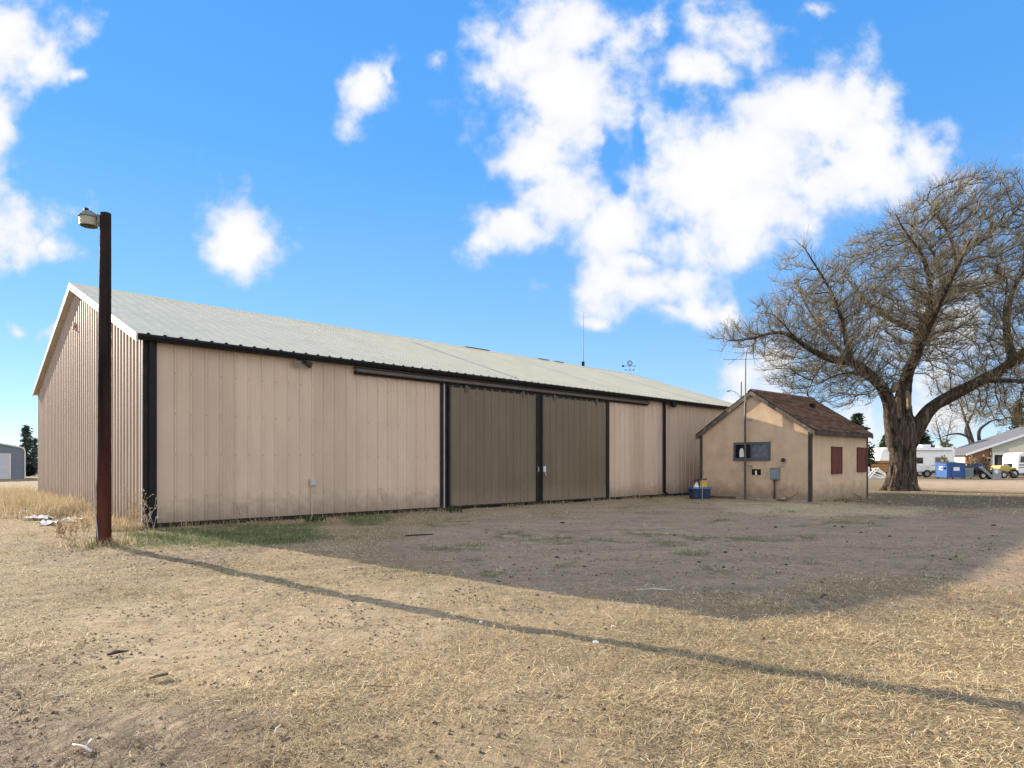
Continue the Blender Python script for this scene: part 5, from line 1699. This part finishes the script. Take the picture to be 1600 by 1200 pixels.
    m = MB(); m.prism([(1.7, 1.45), (1.7, 2.04), (3.0, 2.04), (3.0, 1.45)], 1, -.02, 0); m.build('window', M['glass_dark'], v)
    m = MB(); m.box(.08, 4.8, -.02, 0, .95, 1.0); m.box(.1, 1.0, -.025, 0, 1.18, 1.26); m.build('trim', M['dark_machine'], v)
    m = MB(); m.box(-.10, .02, .1, 1.85, .38, .58); m.build('bumper', M['dark_machine'], v)
    wheel(v, 'wheel', 1.0, .1, .36, .36, .24); wheel(v, 'wheel', 3.9, .1, .36, .36, .24)

    # pale gabled house: brick end on the left, carport in the middle
    Yh = 74.0
    S = Yh / F
    xa = px_x(1512, Yh)
    wd = 21.0
    sp = .335
    h = thing('pale_house', 'low house with a wide pale gable, brown brick end, white posts and a grey roof', 'house', (xa, Yh, 0))
    ez = H + (725 - 709) * S
    rz = ez + wd / 2 * sp
    xb = px_x(1550, Yh) - xa
    zc = H + (725 - 707) * S
    m = MB(); m.prism([(0, -.05), (xb, -.05), (xb, ez + xb * sp - .06), (0, ez - .06)], 1, .25, .45); m.build('brick_wall', M['brick_brown'], h)
    m = MB(); m.prism([(xb, zc), (wd - xb, zc), (wd - xb, ez + xb * sp - .06), (wd / 2, rz - .06), (xb, ez + xb * sp - .06)], 1, 0, .3); m.build('gable', M['sage'], h)
    m = MB(); m.prism([(xb + 1.9, zc + .02), (wd - xb, zc + .02), (wd - xb, ez + xb * sp - .3), (wd / 2, rz - 1.3), (xb + 3.0, zc + .75), (xb + 1.9, zc + .45)], 1, -.03, -.004); m.build('gable_face', M['cream'], h)
    m = MB(); m.box(xb, wd - xb, -.10, .2, zc - .28, zc - .002); m.build('beam', M['cream'], h)
    m = MB(); m.box(xb + 1.55, wd, 1.2, 1.3, -.05, zc - .05); m.build('wall', M['slate_metal'], h)
    m = MB(); m.box(xb, xb + 1.55, 3.8, 3.9, -.05, zc - .05); m.build('wall', M['dark_machine'], h)
    m = MB(); m.box(.1, wd - .1, 4.2, 4.3, -.05, ez - .05); m.build('wall', M['cream'], h)
    m = MB(); m.box(.0, .1, .46, 4.3, -.05, ez - .05); m.build('wall', M['cream'], h)
    for q in (xb - .02, xb + 1.30):
        m = MB(); m.box(q, q + .18, -.16, .02, -.05, zc - .28); m.build('post', M['white_paint'], h)
    m = MB()
    m.box(xb + .25, xb + 1.25, 2.2, 2.9, .75, .82); m.box(xb + .25, xb + 1.25, 2.2, 2.9, 1.35, 1.42); m.box(xb + .25, xb + .3, 2.2, 2.9, 0, 1.42); m.box(xb + 1.2, xb + 1.25, 2.2, 2.9, 0, 1.42); m.build('shelf', M['board_brown'], h)
    xq = px_x(1543, Yh) - xa
    m = MB(); m.box(xq, xq + .5, .20, .25, 1.3, 1.95); wi = m.build('window', M['glass_dark'], h)
    m = MB(); m.box(xq - .12, xq, .17, .245, 1.2, 2.05); m.box(xq + .5, xq + .6, .17, .245, 1.2, 2.05); m.box(xq, xq + .5, .17, .245, 1.95, 2.05); m.box(xq, xq + .5, .17, .245, 1.2, 1.3); m.build('frame', M['cream'], wi)
    for s in (1, -1):
        f = (lambda q: q) if s == 1 else (lambda q: wd - q)
        m = MB(); m.prism([(f(-.5), ez - .5 * sp), (f(wd / 2), rz), (f(wd / 2), rz + .14), (f(-.5), ez - .5 * sp + .14)], 1, -.5, 4.6); rf = m.build('roof', M['grey_shingle'], h)
        m = MB(); m.prism([(f(-.52), ez - .5 * sp - .06), (f(wd / 2), rz - .06), (f(wd / 2), rz + .17), (f(-.52), ez - .5 * sp + .17)], 1, -.54, -.502); m.build('rake_board', M['white_paint'], rf)

    # dry shrubs in front of the trailers
    for k, (px, yv, top, hp, col, lab) in enumerate(((1476, 60.5, 714.5, 7, (.20, .19, .09), 'olive leafless shrub above the blue dumpster'), (1520, 62, 715.5, 9, (.33, .24, .13), 'tan dry shrub directly behind the grey green bin'), (1538, 64, 714, 8, (.26, .17, .10), 'brown dry shrub in front of the brick end of the pale house'))):
        round_bush(lab, px, yv, top, hp, 40 + k, col)

    # orange plank fence left of the trunk
    Yf = 61.0
    xa, xb = px_x(1361, Yf), px_x(1404, Yf)
    fe = thing('plank_fence', 'low orange plank fence under the nose of the white camper', 'fence', (xa, Yf, 0))
    m = MB()
    for k in range(3):
        m.box(0, xb - xa, 0, .04, .52 + .26 * k, .76 + .26 * k)
    m.build('boards', M['orange_wood'], fe)
    m = MB(); m.box(0, xb - xa, -.03, .0, 1.30, 1.37); m.build('rail', M['old_wood'], fe)
    m = MB(); m.box(0, xb - xa - .6, .5, .54, 1.36, 1.62); m.build('boards', M['orange_wood'], fe)
    for q in (.0, .9, 1.8, 2.5):
        m = MB(); m.box(q, q + .1, .04, .14, 0, 1.42); m.build('post', M['orange_wood'], fe)

    # heap of white frames
    Yp = 56.0
    xa = px_x(1356, Yp); w = px_x(1386, Yp) - xa
    pl = thing('frame_heap', 'heap of crossed white painted frames and boards right of the hut', 'scrap heap', (xa, Yp, 0))
    beams = [((-.1, 0, .1), (w * .42, .1, .92)), ((w * .1, .05, .06), (w * .62, .2, .96)), ((w * .40, .1, .95), (w * 1.08, 0, .1)), ((w * .55, .2, .95), (w * .98, .1, .40)), ((w * .12, -.05, .62), (w * .88, .0, .14)),
             ((w * .25, -.03, .80), (w * .95, .1, .36)), ((-.2, -.1, .06), (w * .9, -.15, .10)), ((-.1, -.1, .20), (w * .78, -.1, .16)), ((0, -.02, .42), (w * .45, .0, .26)), ((w * .3, .3, .9), (w * .7, .3, .9))]
    for k, (a, b_) in enumerate(beams):
        m = MB(); m.beam(a, b_, .06, .075); m.build('board', M['white_paint'], pl)
    m = MB(); m.rock((w * .45, .9, .15), w * .36, .45, .36, 2, .3); m.build('rubble', M['dark_machine'], pl)
    bo = thing('white_bollard', 'short white post standing just right of the hut behind the frame heap', 'bollard', (px_x(1357, 58), 58, 0))
    MB().tube([(0, 0, -.1), (0, 0, .95), (0, 0, 1.05)], [.11, .11, .06], 12).build('post', M['white_paint'], bo)
    MB().lathe([(.115, .72), (.12, .73), (.12, .82), (.115, .83)], n=12).build('band', M['sticker'], bo)

    # street lamp behind the hut roof
    Yl = 72.0
    p = thing('street_lamp', 'tall dark street lamp pole with a curved arm behind the hut', 'street lamp', (px_x(1158, Yl), Yl, 0))
    Ht = H + (725 - 597) * Yl / F
    MB().tube([(0, 0, -.2), (0, 0, Ht)], [.16, .10], 10).build('pole', M['greybox'], p)
    MB().tube([(0, 0, Ht - 1.9), (-.35, 0, Ht - 1.35), (-.75, 0, Ht - 1.05), (-1.1, 0, Ht - .98)], .035, 8).build('arm', M['galv'], p)
    m = MB(); m.prism([(-.05, 0), (-.45, -.02), (-.62, -.10), (-.45, -.18), (-.1, -.12)], 1, -.14, .14)
    m.v = [(x - 1.05, y_, z + Ht - .92) for x, y_, z in m.v]
    m.build('lamp_head', M['grey_paint'], p, bevel=.03)
build_right_side()

# ------------------------------------------------------------------ far things on the left
def build_left_side():
    Y = 56.5
    xr = px_x(38, Y)
    w = 7.2
    ez = H + (725 - 700) * Y / F
    ga = R(41)
    g = thing('metal_garage', 'slate grey metal garage with a pale roller door and rounded white eaves', 'garage', (xr - w * math.cos(ga), Y - w * math.sin(ga), 0), ga)
    rz = H + (725 - 687) * Y / F
    prof = [(0, -.05), (w, -.05), (w, ez - .35), (w - .06, ez - .12), (w - .25, ez), (w / 2, rz), (.25, ez), (.06, ez - .12), (0, ez - .35)]
    m = MB(); m.prism(prof, 1, 0, 8)
    m.build('wall', M['slate_metal'], g)
    m = MB()
    for k in range(9):
        z = .3 + k * .3
        m.box(.1, w - .1, -.018, -.002, z, z + .03)
    m.build('siding_seams', M['slate_metal'], g)
    a = [(w, -.05), (w, ez - .35), (w - .06, ez - .12), (w - .25, ez), (w / 2, rz), (.25, ez), (.06, ez - .12), (0, ez - .35), (0, -.05)]
    for s in range(len(a) - 1):
        pass
    m = MB()
    oo = []
    for (x, z) in a:
        cx, cz = w / 2, 1.2
        oo.append((x + (.09 if x > w / 2 else -.09 if x < w / 2 else 0), z + (.09 if z > ez - .2 else 0)))
    for i in range(len(a) - 1):
        m.prism([a[i], a[i + 1], oo[i + 1], oo[i]], 1, -.12, 8.1)
    m.build('roof', M['white_trim'], g)
    d0, d1, dz = w - 3.7, w - 1.05, H + (725 - 711) * Y / F
    m = MB()
    nsl = 18
    for k in range(nsl):
        z = dz * k / nsl
        m.box(d0, d1, -.05 - .012 * (k % 2), -.02, z, z + dz / nsl - .004)
    d = m.build('roller_door', M['roller'], g)
    m = MB(); m.box(d0 - .12, d0, -.09, -.02, 0, dz + .12); m.box(d1, d1 + .12, -.09, -.02, 0, dz + .12); m.box(d0, d1, -.09, -.02, dz, dz + .12); m.build('frame', M['white_trim'], d)
    # broken concrete slabs and torn sheet beside the pole
    slabs = [(40, 796, .55, .22, .13, 10, 'grey broken concrete slab furthest left beside the weeds'), (50, 800, .30, .20, .12, 40, 'small tilted concrete chunk leaning on the leftmost slab'),
             (96, 806, .60, .28, .13, 25, 'long low concrete slab between the leftmost slab and the pole'), (128, 806, .34, .26, .20, -20, 'blocky pale concrete chunk nearest the pole')]
    for k, (px, py, sx, sy, sz, rz_, lab) in enumerate(slabs):
        p = at(px, py)
        m = MB()
        r = random.Random(k)
        poly = [(sx / 2 * math.cos(q) * r.uniform(.75, 1.1) * 1.2, sy / 2 * math.sin(q) * r.uniform(.75, 1.1) * 1.2) for q in (2 * math.pi * i / 8 + .3 for i in range(8))]
        m.prism(poly, 2, 0, sz)
        o = m.build('concrete_slab', M['concrete'], bevel=.02)
        o.location = (p.x, p.y, gz(p.x, p.y) - .03); o.rotation_euler = (R(r.uniform(-9, 9)), R(r.uniform(-9, 9)), R(rz_))
        tag(o, lab, 'concrete slab', 'broken concrete beside the shed')
    sheets = [(60, 811, .75, .30, 'long torn white sheet left of the pole below the slabs'), (78, 820, .5, .24, 'small torn white sheet nearest the camera left of the pole'), (128, 815, .85, .28, 'bright white sheet crumpled against the foot of the pole'), (38, 803, .32, .16, 'little white scrap beside the leftmost slab'), (146, 803, .30, .3, 'white scrap standing behind the pole foot')]
    for k, (px, py, sx, sy, lab) in enumerate(sheets):
        p = at(px, py)
        nx, ny = 16, 9
        r = np.random.default_rng(k)
        vs, fs = [], []
        for j in range(ny):
            for i in range(nx):
                u, v = i / (nx - 1) - .5, j / (ny - 1) - .5
                e = 1 + .18 * math.sin(7 * u + k) + .12 * math.sin(13 * v + 2 * k)
                vs.append((sx * u * e + r.normal(0, .008), sy * v * e + r.normal(0, .008), .045 + .05 * math.sin(9 * u + 5 * v + k) * math.sin(6 * v - k) + abs(r.normal(0, .018))))
        for j in range(ny - 1):
            for i in range(nx - 1):
                fs.append((j * nx + i, j * nx + i + 1, (j + 1) * nx + i + 1, (j + 1) * nx + i))
        m = MB(); m.raw(vs, fs)
        o = m.build('plastic_sheet', M['white_sheet'])
        sm = o.modifiers.new('thick', 'SOLIDIFY'); sm.thickness = .006
        o.location = (p.x, p.y, gz(p.x, p.y)); o.rotation_euler = (0, 0, R(-12 + 9 * k))
        tag(o, lab, 'plastic sheet', 'torn white sheets beside the shed')
build_left_side()

# ------------------------------------------------------------------ tall dry grass, weeds
def tufts():
    # long dry grass along the gable foot
    n = 17000
    t = rng.uniform(-.3, BW + 4, n)
    off = np.abs(rng.normal(0, .55, n)) + .05
    grow = .55 + .75 * sstep(2.0, 6.0, t) * (1 - .4 * sstep(10, 14, t))
    off = off * grow * 1.3
    x = BX + BG.x * t - BE.x * off; y = BY + BG.y * t - BE.y * off
    ok = fbm(x * 1.2, y * 1.2, 101) > .32 + .06 * (t < 2.5)
    x, y, t = x[ok], y[ok], t[ok]
    n = len(x)
    Ls = rng.uniform(.25, .62, n) * (.4 + .6 * sstep(1.5, 6, t)) * (.6 + .8 * fbm(x * .9, y * .9, 102))
    c = np.array([(.56, .45, .28), (.46, .36, .22), (.66, .55, .37), (.36, .27, .16)])[rng.integers(0, 4, n)] * rng.uniform(.8, 1.15, (n, 1))
    o = blades('tall_dry_grass', x, y, Ls, np.full(n, .009), rng.uniform(.7, 1.45, n), c, M['straw'], curl=.5)
    tag(o, 'tall straw coloured dry grass growing along the gable wall', 'grass', kind='stuff')
    # scruffy fringe at the feet of walls, pole and hut
    XS, YS = [], []
    n = 2600
    t = rng.uniform(-.2, 20, n); off = np.abs(rng.normal(.03, .14, n)) + .02
    XS.append(BX + BE.x * t - BG.x * off); YS.append(BY + BE.y * t - BG.y * off)
    n = 900
    a = rng.uniform(0, 6.28, n); rr = np.abs(rng.normal(.1, .28, n)) + .1
    p = at(162, 851)
    XS.append(p.x + rr * np.cos(a)); YS.append(p.y + rr * np.sin(a))
    n = 1500
    t = rng.uniform(-.2, HLEN, n); off = np.abs(rng.normal(.05, .25, n)) + .03
    XS.append(HX + HE.x * t - HG.x * off); YS.append(HY + HE.y * t - HG.y * off)
    n = 500
    t = rng.uniform(0, HWID, n); off = np.abs(rng.normal(.05, .12, n)) + .12
    XS.append(HX + HG.x * t - HE.x * off); YS.append(HY + HG.y * t - HE.y * off)
    x, y = np.concatenate(XS), np.concatenate(YS)
    ok = fbm(x * 1.6, y * 1.6, 111) > .42
    x, y = x[ok], y[ok]; n = len(x)
    m = masks(x, y)
    gr = rng.uniform(0, 1, n) < np.clip(m['green'] * .8 + .10, 0, 1)
    c = STRAW[rng.integers(0, 7, n)] * rng.uniform(.7, 1.1, (n, 1))
    c = np.where(gr[:, None], GREENS[rng.integers(0, 4, n)], c)
    o = blades('grass_fringe', x, y, rng.uniform(.06, .22, n), rng.uniform(.005, .009, n), rng.uniform(.3, 1.4, n), c, M['straw'], curl=.7)
    tag(o, 'ragged grass fringe along the feet of the walls and the pole', 'grass', kind='stuff')
    # low tumble of tangled weeds beside and in front of the pole
    def weed(label, px, py, hgt, spread, nst, seed, col, group='dry weeds around the shed corner', stem=.004):
        p = at(px, py)
        r = random.Random(seed)
        o = thing('dry_weed', label, 'weed', (p.x, p.y, gz(p.x, p.y)), group=group)
        P0, P1, R0, R1, C = [], [], [], [], []
        Q0, Q1, S0, S1, D = [], [], [], [], []
        for k in range(nst):
            a = r.uniform(0, 6.28)
            b = Vector((r.gauss(0, spread * .18), r.gauss(0, spread * .18), -.02))
            d = Vector((math.cos(a) * r.uniform(.05, .5), math.sin(a) * r.uniform(.05, .5), 1)).normalized()
            hl = hgt * r.uniform(.55, 1)
            seg = 5
            for s in range(seg):
                d = (d + Vector((r.gauss(0, .10), r.gauss(0, .10), .03))).normalized()
                e = b + d * hl / seg
                P0.append(b); P1.append(e); R0.append(stem * (1 - s / seg * .6)); R1.append(stem * (1 - (s + 1) / seg * .6)); kk = r.uniform(.8, 1.15); C.append(tuple(c * kk for c in col))
                if s >= 1:
                    for q in range(r.randint(1, 3)):
                        v = (d + Vector((r.gauss(0, .7), r.gauss(0, .7), r.gauss(.2, .4)))).normalized()
                        l2 = hl * r.uniform(.06, .20)
                        P0.append(e); P1.append(e + v * l2); R0.append(stem * .55); R1.append(stem * .3); C.append(tuple(c * kk for c in col))
                        for w in range(2):
                            v2 = (v + Vector((r.gauss(0, .6), r.gauss(0, .6), r.gauss(.1, .5)))).normalized()
                            Q0.append(e + v * l2 * .8); Q1.append(e + v * l2 * .8 + v2 * r.uniform(.02, .05)); S0.append(stem * 1.1); S1.append(stem * .5); D.append(tuple(min(1, c * kk * 1.35) for c in col))
                b = e
        f = lambda a: np.array([tuple(v) for v in a])
        V, Q = frusta(f(P0), f(P1), np.array(R0), np.array(R1), 4)
        np_mesh('stems', V, quads=Q, mat=M['straw'], parent=o, colors={'Col': np.repeat(np.array(C), 8, axis=0)})
        V, Q = frusta(f(Q0), f(Q1), np.array(S0), np.array(S1), 4)
        np_mesh('seed_heads', V, quads=Q, mat=M['straw'], parent=o, colors={'Col': np.repeat(np.array(D), 8, axis=0)})
    weed('tall branching dry weed right of the pole against the lit gable', 204, 833, .85, .5, 12, 1, (.50, .36, .20))
    weed('pale seeded weed in front of the dark shed corner post', 231, 831, .80, .4, 9, 2, (.55, .48, .38))
    weed('short brown weed clump left of the pole foot', 108, 838, .32, .8, 18, 3, (.40, .27, .16), stem=.005)
    weed('wispy weed between the concrete chunk and the pole', 148, 822, .55, .4, 8, 4, (.52, .40, .24))
    weed('thin dead stalks in front of the third wall panel', 385, 815, .55, .5, 3, 5, (.16, .10, .07), stem=.003)
    weed('pair of thin dead stalks near the sliding door', 600, 803, .75, .3, 2, 6, (.16, .10, .07), stem=.003)
    weed('low dark green weed under the outlet box pipe', 487, 815, .16, .6, 22, 7, (.045, .065, .022), stem=.005)
    weed('low dark weed at the foot of the left brown door', 712, 800, .20, .8, 22, 8, (.05, .06, .025), stem=.006)
    weed('small tan weed at the right edge of the brown doors', 938, 781, .40, .4, 8, 9, (.36, .26, .15), stem=.005)
    weed('low green weed below the downspout of the shed', 990, 778, .14, 1.2, 26, 10, (.07, .085, .03), stem=.006)
tufts()

# ------------------------------------------------------------------ sticks and loose bits in the yard
def litter():
    def stick(label, px, py, pts, rad, mt, az=0, extra=(), name='stick', cat='stick'):
        p = at(px, py)
        m = MB(); m.tube(pts, rad, 8)
        for e_pts, e_rad in extra: m.tube(e_pts, e_rad, 7)
        o = m.build(name, mt, smooth=True)
        o.location = (p.x, p.y, gz(p.x, p.y) + .012); o.rotation_euler = (0, 0, R(az))
        tag(o, label, cat, 'sticks lying in the yard')
    stick('bleached forked stick in the bottom left foreground', 126, 1168, [(-.055, .035, .005), (-.02, .012, .012), (.02, -.006, .012), (.062, -.028, .006)], [.0035, .005, .0055, .005], M['dry_stick'], 0, [([(.022, -.006, .012), (.018, .022, .016), (.002, .062, .014)], [.0045, .004, .003])])
    stick('grey brown stick stub on the bare soil left of centre', 247, 1054, [(-.04, -.02, .006), (.0, .0, .012), (.045, .022, .012)], [.006, .009, .008], M['stick_dark'], 10)
    stick('thin dark twig in the grass near the middle of the foreground', 580, 1078, [(-.12, 0, .008), (.0, .01, .01), (.14, -.004, .008)], [.0025, .003, .0025], M['stick_dark'])
    stick('little curved pale twig above the grey brown stub', 246, 986, [(-.02, -.03, .01), (.0, .0, .014), (.004, .035, .01)], [.004, .005, .003], M['dry_stick'], -10)
    stick('long pale straw stalk on the shaded gravel', 1020, 926, [(-.17, .02, .01), (.0, .0, .02), (.2, -.02, .01)], [.004, .005, .003], M['dry_stick'], 4)
    stick('curled tan leaf at the sunlit edge of the shed shadow', 1288, 942, [(-.06, -.02, .01), (.0, .01, .035), (.07, .05, .02)], [.006, .014, .004], M['board_brown'], 12, name='dry_leaf', cat='leaf')
    stick('pale broken twig in the sunny strip beside the shaded yard', 556, 890, [(-.09, .02, .01), (-.02, .0, .03), (.09, .01, .02)], [.005, .007, .004], M['dry_stick'], 6, [([(.0, 0, .03), (.05, -.04, .04)], [.004, .002])])
    stick('dark blackened twig lying on the bare soil at left', 182, 1020, [(-.05, -.01, .006), (.0, .01, .016), (.06, .03, .012)], [.008, .012, .004], M['old_wood'], 14)
    stick('pale straight twig at left above the forked stick', 97, 1081, [(-.05, -.02, .006), (.05, .025, .01)], [.003, .003], M['dry_stick'], 12)
    stick('white bent twig in the thatch near the bottom centre', 432, 1145, [(-.01, -.03, .008), (.0, .0, .014), (.014, .03, .012)], [.004, .005, .003], M['dry_stick'], 24)
    # a stick on the shaded dirt by the wall
    stick('short dark stick on the dirt in front of the left wall panels', 655, 838, [(-.25, -.05, .01), (.0, .0, .02), (.25, .07, .02)], [.012, .016, .01], M['old_wood'], 4)
    # scraps
    def scrap(label, px, py, sx, sy, mt, cat):
        p = at(px, py)
        m = MB()
        m.rock((0, 0, .01), sx, sy, .012, int(px), .35, 2)
        o = m.build('scrap', mt)
        o.location = (p.x, p.y, gz(p.x, p.y) + .012); o.rotation_euler = (R(8), R(-6), px)
        tag(o, label, cat)
    scrap('small white paper scrap in the straw below the pole shadow', 931, 1009, .017, .010, M['white_sheet'], 'scrap')
    scrap('rust red bark flake in the straw by the shadow corner', 1192, 1004, .026, .02, M['board_brown'], 'scrap')
    scrap('small white scrap in the sunny straw at upper centre left', 752, 975, .015, .008, M['white_sheet'], 'scrap')
litter()
print('objects', len(bpy.data.objects))
